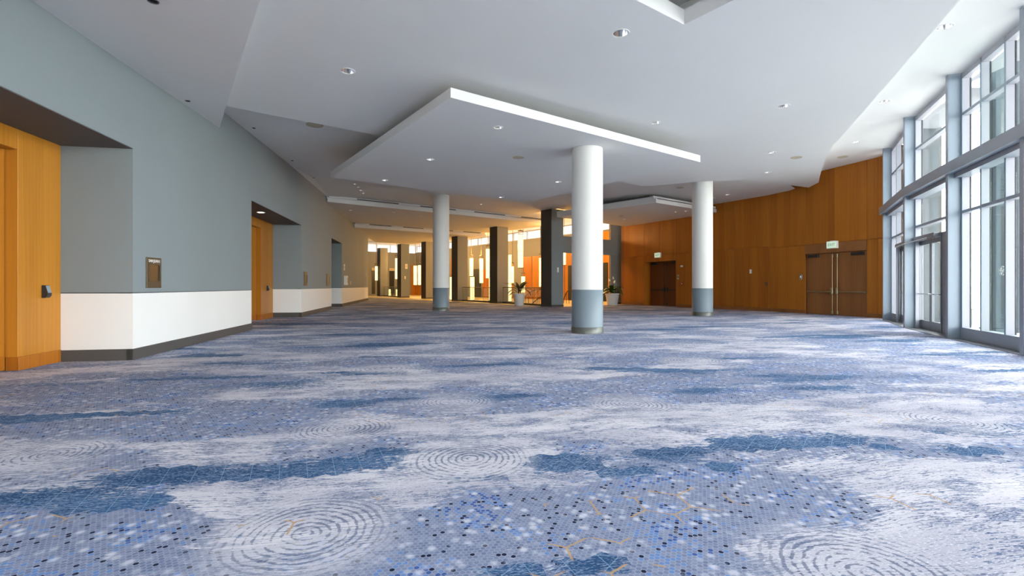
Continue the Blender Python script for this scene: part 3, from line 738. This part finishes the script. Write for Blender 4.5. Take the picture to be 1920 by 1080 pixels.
k0 = Vector(ceil_pt(1230, 380, 5.0)[:2]); k1 = wb0+db*(((k0+U*5.2)-wb0).dot(db)); k1 = k1+nb*0.03
k2 = wb0+db*0.15+nb*0.03; k3 = Vector(ceil_pt(1044, 407, 5.0)[:2])
pan2 = cloud('ceiling_panel', [k0+Vv*0.12, k1+Vv*0.12, k2, k3], 5.0, 5.30, [(1286, 396, 0.09, 'small downlight under the right hanging panel, beside the right column', 1), (1267, 397.5, 0.07, 'smaller downlight under the right hanging panel', 1), (1170, 411, 0.08, 'dark downlight under the right hanging panel near the wood wall', 0)],
      'white hanging ceiling panel by the wood wall behind the right column', None, upstand=(0.2, 5.47))
# stepped air slot on its front edge
for nm, z0, z1, o0, o1, a, mt in (('lower_band', 5.0, 5.18, 0.0, 0.12, 0.0, 'ceiling'), ('upper_band', 5.235, 5.31, 0.04, 0.12, -0.12, 'ceiling'), ('air_slot', 5.19, 5.23, 0.10, 0.125, 0.25, 'slot')):
    bm = B(); p, q = k0+Vv*o0+U*a, k1+Vv*o0-U*0.1; quadbox(bm, [tuple(p), tuple(q), tuple(q+Vv*(o1-o0)), tuple(p+Vv*(o1-o0))], z0, z1); link(nm, bm, M[mt], pan2)
def colon(p):   # where the u-line from p meets the colonnade line
    # p + U t = p6 + U*0.4 + Vv s
    d = (p6-p); return p+U*(d.dot(U)+3.2)
def strip_cloud(px_wall, zb, zb2, depth, label, spec):
    s = wl_px(px_wall)+WN*0.0; e = colon(s); L2_ = depth
    s2 = s+Vv*L2_; k = (s2-WP).dot(WN); s2 = s2+U*((-k)/U.dot(WN)) ; e2 = e+Vv*L2_
    zf = lambda x, y, s=s: zb+(zb2-zb)*((Vector((x, y))-s).dot(Vv)/L2_)
    t = cloud('ceiling_panel', [s, e, e2, s2], zb, zb+0.16, spec, label, 'stepped ceiling strips of the rear lobby', zf)
    n = -Vv; Ls = (e-s).length
    def sl(nm, a, b, d0, d1, z0, z1, mt):
        bm = B(); f = lambda q, d: tuple(s+U*q+n*d); quadbox(bm, [f(a, d0), f(b, d0), f(b, d1), f(a, d1)], z0, z1); return link(nm, bm, M[mt], t)
    sl('lower_band', 0.02, Ls, 0.0, 0.14, zb, zb+0.17, 'ceiling')
    sl('step', 0.02, Ls, -0.10, 0.0, zb+0.17, zb+0.24, 'ceiling')
    sl('upper_band', 0.1, Ls, -0.06, 0.06, zb+0.235, zb+0.345, 'ceiling')
    n_ = 4
    for i in range(n_):
        a = Ls*(0.10+0.235*i); sl('air_slot', a, a+Ls*0.15, 0.04, 0.075, zb+0.255, zb+0.30, 'slot')
    sl('bulkhead', 0.02, Ls, -0.3, -0.10, zb+0.1, 6.3, 'ceiling')
    return t
strip_cloud(612, 5.24, 5.36, 7.6, 'long stepped white ceiling strip with dark air slots, nearer one in the rear lobby', [(657, 394, 0.09, 'small lit downlight behind the nearer ceiling strip by the grey wall', 2), (738, 398, 0.10, 'lit downlight behind the nearer ceiling strip', 2), (789, 405.5, 0.10, 'lit downlight behind the nearer ceiling strip next to the farthest column', 2)])
strip_cloud(663, 5.10, 5.42, 13.5, 'long stepped white ceiling strip with dark air slots, farther one in the rear lobby', [])

# downlights
def downlight(x, y, z, r, lab, lit):
    t = thing('downlight', (x, y, z), 0, lab, 'light', 'recessed ceiling downlights')
    n = 20
    latheo('trim_ring', M['plate' if r > 0.065 else 'colring'], t, [(r*0.93, 0.004), (r*0.90, -0.006), (r*1.03, -0.008), (r*1.06, 0.0), (r*0.93, 0.004)], n)
    latheo('reflector', M['reflector' if lit or r > 0.065 else 'black'], t, [(r*0.93, 0.0), (r*0.85, 0.06*r/0.12), (r*0.62, 0.13*r/0.12), (r*0.40, 0.17*r/0.12)], n)
    latheo('lamp', M['bulb'] if lit else M['black'], t, [(0, 0.168*r/0.12), (r*0.42, 0.17*r/0.12), (r*0.42, 0.2*r/0.12), (0, 0.2*r/0.12)], n)
for d in DL: downlight(*d)
# niche lights
hz = heads[1]; pn = (n2a+n2b)/2
q = (489-960)/FPX; zz = heads[1]-0.013; Yn = FPX*(zz-H)/(HY-398); xn = q*Yn
t = thing('downlight', (xn, Yn, zz), 0, 'round lit downlight in the ceiling of the second wall niche', 'light', 'recessed ceiling downlights')
latheo('trim_ring', M['plate'], t, [(0.10, -0.002), (0.10, -0.012), (0.13, -0.012), (0.135, 0.0)], 20); latheo('lamp', M['bulb'], t, [(0, -0.006), (0.10, -0.006), (0.10, 0.001), (0, 0.001)], 20)
# round speakers
for px, py, zf, r, lab in ((972, 295, 4.7, 0.155, 'round tan ceiling speaker on the big hanging panel'), (590, 234, zrear, 0.21, 'round grey ceiling speaker half hidden behind the main ceiling edge'), (1493, 295, zmain, 0.17, 'round tan ceiling speaker on the main ceiling, right side'),
                           (1580, 294, ZUP, 0.17, 'round pale ceiling speaker on the bright upper ceiling'), (1275, 352, zrear, 0.16, 'round grey ceiling speaker left of the right column'), (1165, 405, 5.0, 0.15, 'round grey ceiling speaker under the right hanging panel')):
    x, y, z = ceil_pt(px, py, zf)
    t = thing('ceiling_speaker', (x, y, z), 0, lab, 'speaker', 'round ceiling speakers')
    latheo('rim', M['tan'], t, [(r*0.93, -0.004), (r*0.93, -0.012), (r, -0.010), (r*1.02, 0.0)], 28); latheo('grille', M['tan'], t, [(0, -0.010), (r*0.5, -0.009), (r*0.94, -0.005)], 28)

# ---------------------------------------------------------------- round columns
def column(px, py, zt, label):
    fr = fl(px, py); r = 0.395
    c = fr+fr.normalized()*r*1.0
    t = thing('round_column', (c.x, c.y, 0), 0, label, 'column', 'round white columns')
    latheo('shaft', M['colwhite'], t, [(r, 1.105), (r, zt)], 64)
    latheo('lower_band', M['colgrey'], t, [(r+0.004, 0.10), (r+0.004, 1.09), (r-0.004, 1.092), (r-0.004, 1.106)], 64)
    latheo('base_ring', M['colring'], t, [(r+0.016, 0.0), (r+0.016, 0.155), (r+0.003, 0.165)], 64)
    return t
column(1101, 626.5, 4.705, 'nearest round white column with blue-grey lower band, under the hanging panel')
column(827, 583.2, 5.62, 'farthest round white column with blue-grey band, left of the nearest one')
column(1317, 593, 5.40, 'round white column with blue-grey band in front of the wood wall')

# ---------------------------------------------------------------- square pillars, header and pier
def pillar(c, zt, label, w=0.92, mt='taupe'):
    t = thing('square_pillar', (c.x, c.y, 0), math.atan2(U.y, U.x), label, 'pillar', 'square grey pillars of the colonnade')
    boxo('shaft', M[mt], t, (0, w, 0, w, 0.1, zt), 0.006); o = boxo('side_shading', M['shading'], t, (-0.012, 0.0, 0.0, w, 0.1, zt), 0.002); o['label'] = 'dark sheet painting the shade of the left face'  # thin dark sheet paints the shade of the pillar's left face
    boxo('base_trim', M['base'], t, (-0.012, w+0.012, -0.012, w+0.012, 0, 0.11))
    return t
pil = [(p6, 5.6, 'nearest square pillar, blue-grey face and dark side, between potted plant and round column', 'wall'), (fl(932.5, 568.7), 5.45, 'second square taupe pillar, left of the dark potted plant', 'taupe'), (fl(858, 564.6), 5.45, 'third square taupe pillar, just right of the farthest round column', 'taupe'),
       (fl(798.5, 560.2), 5.5, 'fourth square pillar, half hidden behind the farthest round column', 'taupe'), (fl(752, 558), 5.5, 'fifth square pillar, grey face with alarm and switch', 'wall'), (fl(713, 555.5), 5.6, 'farthest square pillar, next to the end of the grey wall', 'taupe')]
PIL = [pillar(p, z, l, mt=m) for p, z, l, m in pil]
pier = wb0+nb*0.02
# header between the first pillar and the pier at the wood wall
hroot = sroot('wall_center')
pe = wb0+nb*0.05+Vv*0.66
hd = (pe-(p6+U*0.9+Vv*0.6)); he = hd.normalized(); hn = Vector((he.y, -he.x)); LH = hd.length; q0 = p6+U*0.9+Vv*0.6
def hslab(nm, s0, s1, d0, d1, z0, z1, mt, par=hroot):
    bm = B(); f = lambda s, d: tuple(q0+he*s-hn*d); quadbox(bm, [f(s0, d0), f(s1, d0), f(s1, d1), f(s0, d1)], z0, z1); return link(nm, bm, M[mt], par)
struct(hslab('trim_2', 0, on(1174, q0, he), 0.05, 0.3, 3.2, 4.18, 'wall', None))
sp_ = on(1148, q0, he)
LP_ = on(1174, q0, he)
hslab('pier', sp_, LP_, 0.12, 0.28, 0.1, 5.6, 'taupe')
hslab('pier_base', sp_-0.012, LP_, 0.105, 0.29, 0, 0.11, 'base')

# ---------------------------------------------------------------- atrium beyond the colonnade
FO = p6+U*10.0
def fwall(nm, P, d, n, s0, s1, d0, d1, z0, z1, mt, par):
    bm = B(); f = lambda s, k: tuple(P+d*s+n*k); quadbox(bm, [f(s0, d0), f(s1, d0), f(s1, d1), f(s0, d1)], z0, z1); return link(nm, bm, M[mt], par)
SF = 38.0
wf = sroot('wall_far')
fwall('wall_face', FO, Vv, U, -4, SF+0.3, 0, 0.3, 0, 5.5, 'taupe', wf)
winF = sroot('window_20')
fwall('pane', FO, Vv, U, -4, SF, 0.12, 0.13, 5.5, 6.3, 'glass', winF)
for k in range(21): fwall('mullion', FO, Vv, U, -4+k*2.1-0.03, -4+k*2.1+0.03, 0.05, 0.2, 5.5, 6.3, 'mullion', winF)
for z in (5.5, 6.24): fwall('rail', FO, Vv, U, -4, SF, 0.04, 0.22, z, z+0.07, 'mullion', winF)
GO = FO+Vv*SF
wg = sroot('wall_far.001')
fwall('wall_face', GO, -U, Vv, -0.3, 14, 0, 0.3, 0, 5.45, 'taupe', wg)
winG = sroot('window_21')
fwall('pane', GO, -U, Vv, 0, 14, 0.12, 0.13, 5.45, 6.3, 'glass', winG)
for k in range(9): fwall('mullion', GO, -U, Vv, k*1.75-0.04, k*1.75+0.04, 0.05, 0.2, 5.45, 6.3, 'mullion', winG)
# side closing walls
bm = B(); a, b = w_end, GO-U*13
wseg(bm, a, b, Vector(((b-a).y, -(b-a).x)).normalized(), 0, 6.6, 0.3); struct(link('wall_left.001', bm, M['wall']))
bm = B(); a, b = wb0-db*0.25-nb*0.55, FO-Vv*3.6; n_ = Vector((-(b-a).y, (b-a).x)).normalized(); wseg(bm, a, b, n_, 0, 6.6, 0.3); struct(link('wall_center.001', bm, M['wall']))
# wood panels, doors and lit openings on the far walls
def fpanel(px0, px1, z0, z1, mt, nm, P, d, n, par, dep=-0.05):
    s0, s1 = sorted((on(px0, P, d), on(px1, P, d))); return fwall(nm, P, d, n, s0, s1, dep, 0.02, z0, z1, mt, par)
NF = U
for x0, x1, z0, z1, mt in ((1118, 1152, 0, 5.4, 'woodlight'), (1092, 1117, 0, 4.1, 'woodlight'), (1060, 1091, 0, 4.1, 'woodlight'), (1034, 1059, 0, 4.1, 'woodlight'), (999, 1033, 0, 3.9, 'woodlight'), (981.5, 998, 0, 3.9, 'wood'), (957, 963, 0, 3.3, 'woodlight'), (905, 920, 0, 2.9, 'wood'), (846, 850, 0, 4.5, 'wood')):
    fpanel(x0+0.15, x1-0.15, z0, z1, mt, 'wood_panel', FO, Vv, U, wf)
for x0, x1, z1 in ((1066, 1073, 2.9), (1131, 1141, 3.0), (887, 902, 3.0)):
    fpanel(x0, x1, 0, z1, 'black', 'dark_doorway', FO, Vv, U, wf, -0.07)
for x0, x1, z1 in ((697, 703, 3.1), (730, 739, 3.1)):
    fpanel(x0, x1, 0.2, z1, 'black', 'dark_doorway', GO, -U, Vv, wg, -0.05)
    fpanel(x0-0.5, x1+0.5, z1, z1+0.35, 'tan', 'door_header', GO, -U, Vv, wg, -0.08)
fpanel(770.5, 779.9, 0, 3.9, 'woodlight', 'wood_panel', GO, -U, Vv, wg, -0.1)
for x0, x1 in ((779, 784.5), (785, 791.5)): fpanel(x0, x1, 0, 1.2, 'woodlight', 'wood_panel', FO, Vv, U, wf, -0.1)
# lanterns
def lantern(px, ytop, ybot, wpx, Y, label, ztop=6.3):
    c = at(px, Y); z1 = H+(HY-ytop)*Y/FPX; z0 = max(0.02, H+(HY-ybot)*Y/FPX); r = max(0.12, wpx/2*Y/FPX)
    t = thing('pendant_lantern' if z0 > 0.1 else 'floor_lantern', (c.x, c.y, z0), 0, label, 'lantern', 'tall glowing lanterns of the atrium')
    hgt = z1-z0
    latheo('shade', M['lantern'], t, [(0, 0.02), (r, 0.02), (r, hgt-0.02), (0, hgt-0.02)], 20)
    for k in range(3):
        z = hgt*k/2; w_ = 0.010 if k == 1 else 0.018; latheo('ring', M['bronze'], t, [(r+0.002, z-w_), (r+0.012, z-w_), (r+0.012, z+w_), (r+0.002, z+w_)], 20)
    for k in range(4):
        a = k*PI/2+0.75; x, y = (r+0.012)*math.cos(a), (r+0.012)*math.sin(a)
        tubeo('rib', M['bronze'], t, [(x, y, 0), (x, y, hgt+(0.28 if z0 > 0.1 else 0))], 0.008, 5)
    if z0 > 0.1:
        latheo('cap', M['bronze'], t, [(r+0.016, hgt+0.25), (r+0.016, hgt+0.30), (0, hgt+0.34)], 20)
        tubeo('stem', M['bronze'], t, [(0, 0, hgt+0.3), (0, 0, ztop-z0)], 0.022, 6)
        latheo('canopy', M['bronze'], t, [(0, ztop-z0-0.08), (0.16, ztop-z0-0.06), (0.18, ztop-z0)], 16)
    else: latheo('foot', M['bronze'], t, [(r+0.05, -0.02), (r+0.05, 0.03), (r, 0.05)], 20)
    return c
lan = [(976, 439, 502, 10, 40.7, 'nearest hanging lantern, above the dark potted plant'), (915, 466.5, 522, 8, 45.0, 'hanging lantern touching the left side of the second pillar'), (902.5, 484.5, 531, 7, 47.5, 'hanging lantern in front of the dark far doorway'),
       (883.7, 484, 518, 7, 47.8, 'hanging lantern beside the third pillar'), (885.3, 519, 566, 8, 39.6, 'standing lantern behind the railing beside the third pillar'), (919.6, 519, 566, 3, 38.5, 'standing lantern half hidden behind the second pillar'),
       (956, 477, 567, 2.6, 36.2, 'slim tall standing lantern right of the second pillar'), (961, 499, 531, 5, 43.5, 'short hanging lantern right of the second pillar'), (981, 518, 549, 7, 41.5, 'low hanging lantern behind the dark plant leaves'), (1013.5, 483, 538, 5, 38.0, 'hanging lantern left of the nearest square pillar'),
       (1058, 469, 497, 5, 36.8, 'short hanging lantern right of the nearest square pillar'), (846, 519, 563, 4.4, 41.0, 'standing lantern between the farthest round column and the third pillar'), (705.5, 499, 526, 5, 57.0, 'hanging lantern left of the farthest pillar'), (743.5, 484, 523.5, 5.5, 54.0, 'hanging lantern left of the fifth pillar'),
       (778.6, 498, 534.5, 6.5, 56.0, 'left one of two hanging lanterns side by side right of the fifth pillar'), (786.4, 497, 534.5, 5.5, 56.5, 'right one of two hanging lanterns side by side left of the fourth pillar'), (730.5, 542, 556, 3, 56.5, 'short standing lantern right of the farthest pillar'), (744, 542, 556, 4, 54.5, 'short standing lantern left of the fifth pillar')]
for l in lan: lantern(*l)
# warm lamps high in the atrium and in the rear lobby
for i, (x, y, z, w) in enumerate([(4.5, 35.5, 4.5, 130), (0.5, 41, 4.5, 130), (-3.5, 47, 4.5, 130), (-8, 53, 4.5, 130), (-13, 58, 4.0, 90), (3.0, 32, 4.5, 60)]):
    ld = bpy.data.lights.new('atrium_lamp', 'POINT'); ld.energy = w*2.2; ld.color = (1.0, 0.54, 0.17); ld.shadow_soft_size = 0.25
    lo = bpy.data.objects.new('atrium_lamp', ld); COL.objects.link(lo); lo.location = (x, y, z)

# glass railings between pillars
def railing(a, b, label):
    d = (b-a); L = d.length; rz = math.atan2(d.y, d.x)
    t = thing('glass_railing', (a.x, a.y, 0), rz, label, 'railing', 'glass railings of the atrium edge')
    boxo('shoe', M['base'], t, (0, L, -0.05, 0.05, 0, 0.10))
    tubeo('handrail', M['bronze'], t, [(0, 0, 1.08), (L, 0, 1.08)], 0.028)
    n = max(2, round(L/1.5))
    for k in range(n+1):
        x = 0.02+(L-0.04)*k/n; tubeo('post', M['bronze'], t, [(x, 0, 0.1), (x, 0, 1.08)], 0.016, 6)
    for k in range(n):
        x0 = L*k/n+0.05; x1 = L*(k+1)/n-0.05; boxo('glass_panel', M['glass'], t, (x0, x1, -0.006, 0.006, 0.1, 1.0))
ps = [p for p, *_ in pil]
for i, lab in ((0, 'clear glass railing behind the dark potted plant'), (1, 'clear glass railing left of the second square pillar'), (4, 'clear glass railing between the two farthest pillars')):
    railing(ps[i]+Vv*0.95+U*0.45, ps[i+1]+U*0.45-Vv*0.05, lab)
# stair handrails curving down to the lower floor
def handrail(pts, label):
    ctr = [Vector((*at(px, Y), H-(py-HY)*Y/FPX)) for px, py, Y in pts]; res = []
    for a, b, c, d in zip([ctr[0]]+ctr, ctr, ctr[1:], ctr[2:]+[ctr[-1]]):
        for k in range(5):
            t = k/5; res.append(0.5*((2*b)+(c-a)*t+(2*a-5*b+4*c-d)*t*t+(3*b-a-3*c+d)*t**3))
    res.append(ctr[-1])
    th = thing('stair_railing', (ctr[0].x, ctr[0].y, 0), 0, label, 'railing', 'curved stair railings of the atrium')
    off = Vector((ctr[0].x, ctr[0].y, 0)); tubeo('handrail', M['black'], th, [p-off for p in res], 0.035)
    for p in ctr: tubeo('post', M['black'], th, [Vector((p.x, p.y, 0))-off, p-off], 0.02, 6)
handrail([(985, 556, 34.5), (991, 550, 34.4), (999, 545, 34.3), (1008, 542.6, 34.2), (1017, 542.2, 34.1)], 'curved dark stair handrail between the dark plant and nearest square pillar, upper one')
handrail([(998, 569.0, 33.4), (1005, 563, 33.3), (1011, 558, 33.2), (1018, 553.5, 33.1)], 'curved dark stair handrail between the dark plant and nearest square pillar, lower one')
handrail([(1057, 561, 33.6), (1062, 549, 33.5), (1067, 544, 33.4), (1076, 542.4, 33.3)], 'curved dark stair handrail right of the nearest square pillar')

# ---------------------------------------------------------------- potted plants
def leaf(L, w, droop, n=7):
    bm = B(); prev = None
    for i in range(n+1):
        t = i/n; a = t*droop; x = L*(math.sin(a)/max(droop, 1e-3)); z = L*((1-math.cos(a))/max(droop, 1e-3))*-1+L*0.0
        hw = w*math.sin(PI*min(1, t*0.93+0.07))**0.7*0.5+0.002
        cur = [bm.verts.new((x, -hw, z+0.25*hw)), bm.verts.new((x, 0, z)), bm.verts.new((x, hw, z+0.25*hw))]
        if prev:
            for k in (0, 1): bm.faces.new((prev[k], prev[k+1], cur[k+1], cur[k]))
        prev = cur
    me = bpy.data.meshes.new('leaf'); bm.to_mesh(me); bm.free()
    return me
def pot(t, r0, r1, h):
    latheo('pot', M['pot'], t, [(0, 0), (r0, 0), (r0*1.02, 0.02), (r1*0.93, h-0.10), (r1*0.94, h-0.09), (r1, h-0.085), (r1*1.02, h-0.01), (r1*0.98, h), (r1*0.88, h-0.01), (r1*0.86, h-0.08)], 36)
    latheo('soil', M['soil'], t, [(0, h-0.06), (r1*0.5, h-0.055), (r1*0.87, h-0.07)], 24)
def plant(px, py, label, r0, r1, h, mat, leaves, seed, flowers=0, n=34):
    c = fl(px, py); rnd = random.Random(seed)
    t = thing('potted_plant', (c.x, c.y, 0), rnd.random(), label, 'plant')
    pot(t, r0, r1, h)
    mes = []
    for L, w, dr in leaves:
        me = leaf(L, w, dr); me.materials.append(M[mat]); mes.append(me)
    stems = 3
    for k in range(stems):
        a = k*2.1; tubeo('stem', M['soil'] if mat == 'leafdark' else M[mat], t, [(0.07*math.cos(a), 0.07*math.sin(a), h-0.07), (0.09*math.cos(a), 0.09*math.sin(a), h+0.12+0.08*k)], 0.02, 6)
    N = n
    for k in range(N):
        me = mes[k % len(mes)]; o = bpy.data.objects.new('leaf', me); COL.objects.link(o); o.parent = t
        az = k*2.39996; el = rnd.uniform(0.05, 1.0); zz = h+0.02+0.30*rnd.random()
        o.location = (0.09*math.cos(az), 0.09*math.sin(az), zz); o.rotation_euler = (0, -el, az); sc = rnd.uniform(0.75, 1.1); o.scale = (sc, sc, sc)
    for k in range(flowers):
        a = k*2.2; x, y = 0.16*math.cos(a), 0.16*math.sin(a); z = h+0.62+0.12*(k % 3)
        tubeo('flower_stalk', M[mat], t, [(0.05*math.cos(a), 0.05*math.sin(a), h), (x, y, z)], 0.008, 5)
        bm = B(); lathe(bm, [(0.004, 0), (0.045, 0.05), (0.05, 0.11), (0.02, 0.19), (0, 0.23)], 10)
        o = link('flower', bm, M['petal'], t); o.location = (x, y, z-0.02); o.rotation_euler = (0.3, 0.2, a)
plant(973.5, 573.0, 'grey-white pot with dark spiky broad-leaved plant left of the nearest square pillar', 0.27, 0.39, 0.74, 'leafdark', [(1.0, 0.21, 0.8), (0.85, 0.20, 0.5), (1.1, 0.19, 1.2)], 3, n=20)
plant(1148, 572.3, 'white rimmed pot with green flowering plant right of the nearest round column', 0.30, 0.44, 0.74, 'leaf', [(0.72, 0.24, 1.2), (0.6, 0.20, 0.8), (0.8, 0.20, 1.6)], 5, 4)

# ---------------------------------------------------------------- small wall fittings
WRZ = math.atan2(WN.y, WN.x)          # local +x points off the left wall
def on_wall_thing(name, pt, nrm, z, label, cat, grp=None):
    return thing(name, (pt.x, pt.y, z), math.atan2(nrm.y, nrm.x), label, cat, grp)
# local frame for these: +x off the wall, +y to the viewer's right on the wall when facing it is -y... text is turned to face +x
FACE = lambda dx, dz: Matrix.Translation((dx, 0, dz)) @ Matrix(((0, 0, 1, 0), (1, 0, 0, 0), (0, 1, 0, 0), (0, 0, 0, 1)))
def plaque(px, z0, z1, w, label, words=None):
    p = wl_px(px); t = on_wall_thing('room_sign', p, WN, z0, label, 'sign', 'bronze room signs'); h = z1-z0
    boxo('plate', M['bronze'], t, (0, 0.02, -w/2, w/2, 0, h), 0.003)
    fr = B(); iw, ih0, ih1 = w*0.35, h*0.23, h*0.76
    for y0, y1, a, b in ((-iw-0.012, -iw, ih0-0.012, ih1+0.012), (iw, iw+0.012, ih0-0.012, ih1+0.012), (-iw, iw, ih0-0.012, ih0), (-iw, iw, ih1, ih1+0.012)): box(fr, 0.02, 0.032, y0, y1, a, b)
    link('inset_frame', fr, M['bronze'], t); boxo('screen', M['screen'], t, (0.02, 0.023, -iw, iw, ih0, ih1)); boxo('screen_strip', M['black'], t, (0.0225, 0.026, iw*0.72, iw*0.98, ih0, ih1))
    if words: text('lettering', words, 0.072, M['plate'], t, FACE(0.022, h*0.885))
plaque(287, 1.165, 1.69, 0.47, 'bronze room sign with white lettering on the near grey wall', 'SAN JUAN I')
plaque(572.5, 1.2, 1.76, 0.55, 'bronze room sign right beside the second wall niche')
plaque(614.5, 1.2, 1.78, 0.72, 'bronze room sign left of the narrow third niche')
def reader(P, nrm, z, label):
    t = on_wall_thing('card_reader', P, nrm, z, label, 'card reader', 'card readers on wood door surrounds')
    bm = B(); prof = [(0, 0), (0.05, 0), (0.075, 0.03), (0.078, 0.07), (0.045, 0.19), (0, 0.19)]
    a = [bm.verts.new((x, -0.045, zz)) for x, zz in prof]; b = [bm.verts.new((x, 0.045, zz)) for x, zz in prof]
    bm.faces.new(a); bm.faces.new(b[::-1])
    for i in range(len(prof)): j = (i+1) % len(prof); bm.faces.new((a[i], a[j], b[j], b[i]))
    link('housing', bm, M['black'], t)
    bm = B(); v = [bm.verts.new(p) for p in ((0.0785, -0.036, 0.075), (0.0785, 0.036, 0.075), (0.049, 0.036, 0.182), (0.049, -0.036, 0.182))]
    f = bm.faces.new(v); r = bmesh.ops.extrude_face_region(bm, geom=[f]); bmesh.ops.translate(bm, vec=(0.004, 0, 0.001), verts=[g for g in r['geom'] if isinstance(g, bmesh.types.BMVert)])
    link('face_plate', bm, M['steel'], t)
def back_pt(px):
    P = n1b-WN*ND; return P+WD*on(px, P, WD)
reader(back_pt(82), WN, 1.02, 'black card reader with silver face on the near wood panel')
reader(back_pt(500.5), WN, 1.02, 'dark card reader on the wood panel inside the second niche')
def plate(name, P, nrm, z, w, h, label, cat, mat='plate', knob='plate', grp=None, d=0.014):
    t = on_wall_thing(name, P, nrm, z, label, cat, grp)
    boxo('cover', M[mat], t, (0, d, -w/2, w/2, 0, h), 0.002); boxo('button', M[knob], t, (d-0.001, d+0.010, -w*0.16, w*0.16, h*0.32, h*0.68), 0.002)
    return t
def wb(px): return wb0+db*on(px, wb0, db)
def wa(px): return wa0+da*on(px, wa0, da)
plate('wall_sign', wl_px(645.5), WN, 2.12, 0.34, 0.36, 'small white square wall sign above the white cabinet', 'sign', knob='tan')
t = on_wall_thing('wall_cabinet', wl_px(646.3), WN, 1.25, 'white wall cabinet with dark window right of the third niche', 'cabinet')
boxo('case', M['plate'], t, (0, 0.14, -0.30, 0.30, 0, 0.55), 0.01); boxo('door', M['plate'], t, (0.14, 0.152, -0.28, 0.28, 0.02, 0.53), 0.004); boxo('window', M['black'], t, (0.152, 0.156, 0.08, 0.22, 0.12, 0.45))
plate('light_switch', wl_px(657.3), WN, 1.28, 0.10, 0.22, 'small white switch plate right of the white cabinet', 'switch')
plate('wall_strobe', wl_px(685.8), WN, 2.05, 0.16, 0.2, 'small tan alarm strobe near the far end of the grey wall', 'alarm', 'tan', 'plate')
# on the first pillar's right-hand face (normal -Vv)
pp = p6+U*on(1046, p6, U)
plate('light_switch', pp, -Vv, 1.98, 0.13, 0.28, 'small white switch plate on the nearest square pillar', 'switch')
p5 = ps[4]; pp = p5+U*on(759.5, p5, U)
plate('light_switch', pp, -Vv, 1.9, 0.14, 0.3, 'small white switch plate on the fifth square pillar', 'switch')
pp = p5+U*on(761.5, p5, U)
plate('wall_strobe', pp, -Vv, 2.95, 0.26, 0.5, 'pale alarm strobe high on the fifth square pillar', 'alarm', 'plate', 'tan', d=0.05)
plate('light_switch', wb(1407.5), nb, 1.80, 0.11, 0.2, 'small white switch plate on the dark wood wall', 'switch')
plate('fire_alarm_pull', wb(1437), nb, 1.22, 0.12, 0.16, 'small dark pull station at the edge of the dark wood wall', 'alarm', 'bronze', 'red', d=0.03)
plate('light_switch', wb(1278.3), nb, 2.26, 0.17, 0.09, 'small horizontal white plate right of the far dark doors', 'switch')
plate('fire_alarm_pull', wb(1279), nb, 1.24, 0.13, 0.17, 'small red pull station right of the far dark doors', 'alarm', 'red', 'plate', d=0.04)
plate('door_keypad', wb(1272), nb, 1.56, 0.15, 0.26, 'silver keypad right of the far dark doors', 'keypad', 'chrome', 'black', d=0.03)
plate('door_keypad', wa(1502), na, 1.47, 0.15, 0.24, 'silver keypad left of the brown double doors by the glazing', 'keypad', 'chrome', 'plate', d=0.03)
def exit_sign(P, nrm, z, label, w=0.46, h=0.30):
    t = on_wall_thing('exit_sign', P, nrm, z, label, 'exit sign', 'exit signs above the wood wall doors')
    boxo('housing', M['plate'], t, (0, 0.10, -w/2, w/2, 0, h), 0.008); boxo('face', M['signface'], t, (0.10, 0.104, -w/2+0.02, w/2-0.02, 0.02, h-0.02))
    text('lettering', 'EXIT', h*0.5, M['green'], t, FACE(0.105, h/2))
    boxo('canopy', M['plate'], t, (0, 0.05, -0.1, 0.1, h, h+0.02))
exit_sign(wa(1563.5)+na*0.03, na, 2.72, 'larger green and white exit sign above the brown double doors by the glazing')
exit_sign(wb(1234.5), nb, 2.86, 'smaller greenish exit sign above the far dark doors in the wood wall')

# ---------------------------------------------------------------- outside
def exterior_pillar(x, y, w, h, mat, label, e=0.4):
    t = thing('exterior_pillar', (x, y, -0.06), 0, label, 'pillar')
    boxo('shaft', M[mat], t, (0, w, 0, e, 0.12, h), 0.01); boxo('plinth', M[mat], t, (-0.05, w+0.05, -0.05, e+0.05, 0, 0.12), 0.01); boxo('cap', M[mat], t, (-0.06, w+0.06, -0.06, e+0.06, h, h+0.15), 0.01)
    for k in range(1, 3): boxo('joint', M['slot'], t, (-0.003, w+0.003, -0.003, e+0.003, h*k/3-0.008, h*k/3+0.008))
exterior_pillar(12.95, 13.2, 1.0, 9.5, 'tower', 'blue-grey flat pillar standing outside behind the tinted pane with the round sticker')
exterior_pillar(14.1, 17.0, 0.72, 9.5, 'greybuild', 'pale grey flat pillar standing outside behind the nearer glass doors')
t = thing('outdoor_planter', (14.6, 15.6, -0.06), 0.3, 'low white planter box standing outside beyond the glazing', 'planter')
boxo('box', M['ground'], t, (0, 1.0, 0, 0.5, 0, 0.5), 0.02); boxo('soil', M['soil'], t, (0.06, 0.94, 0.06, 0.44, 0.49, 0.505))
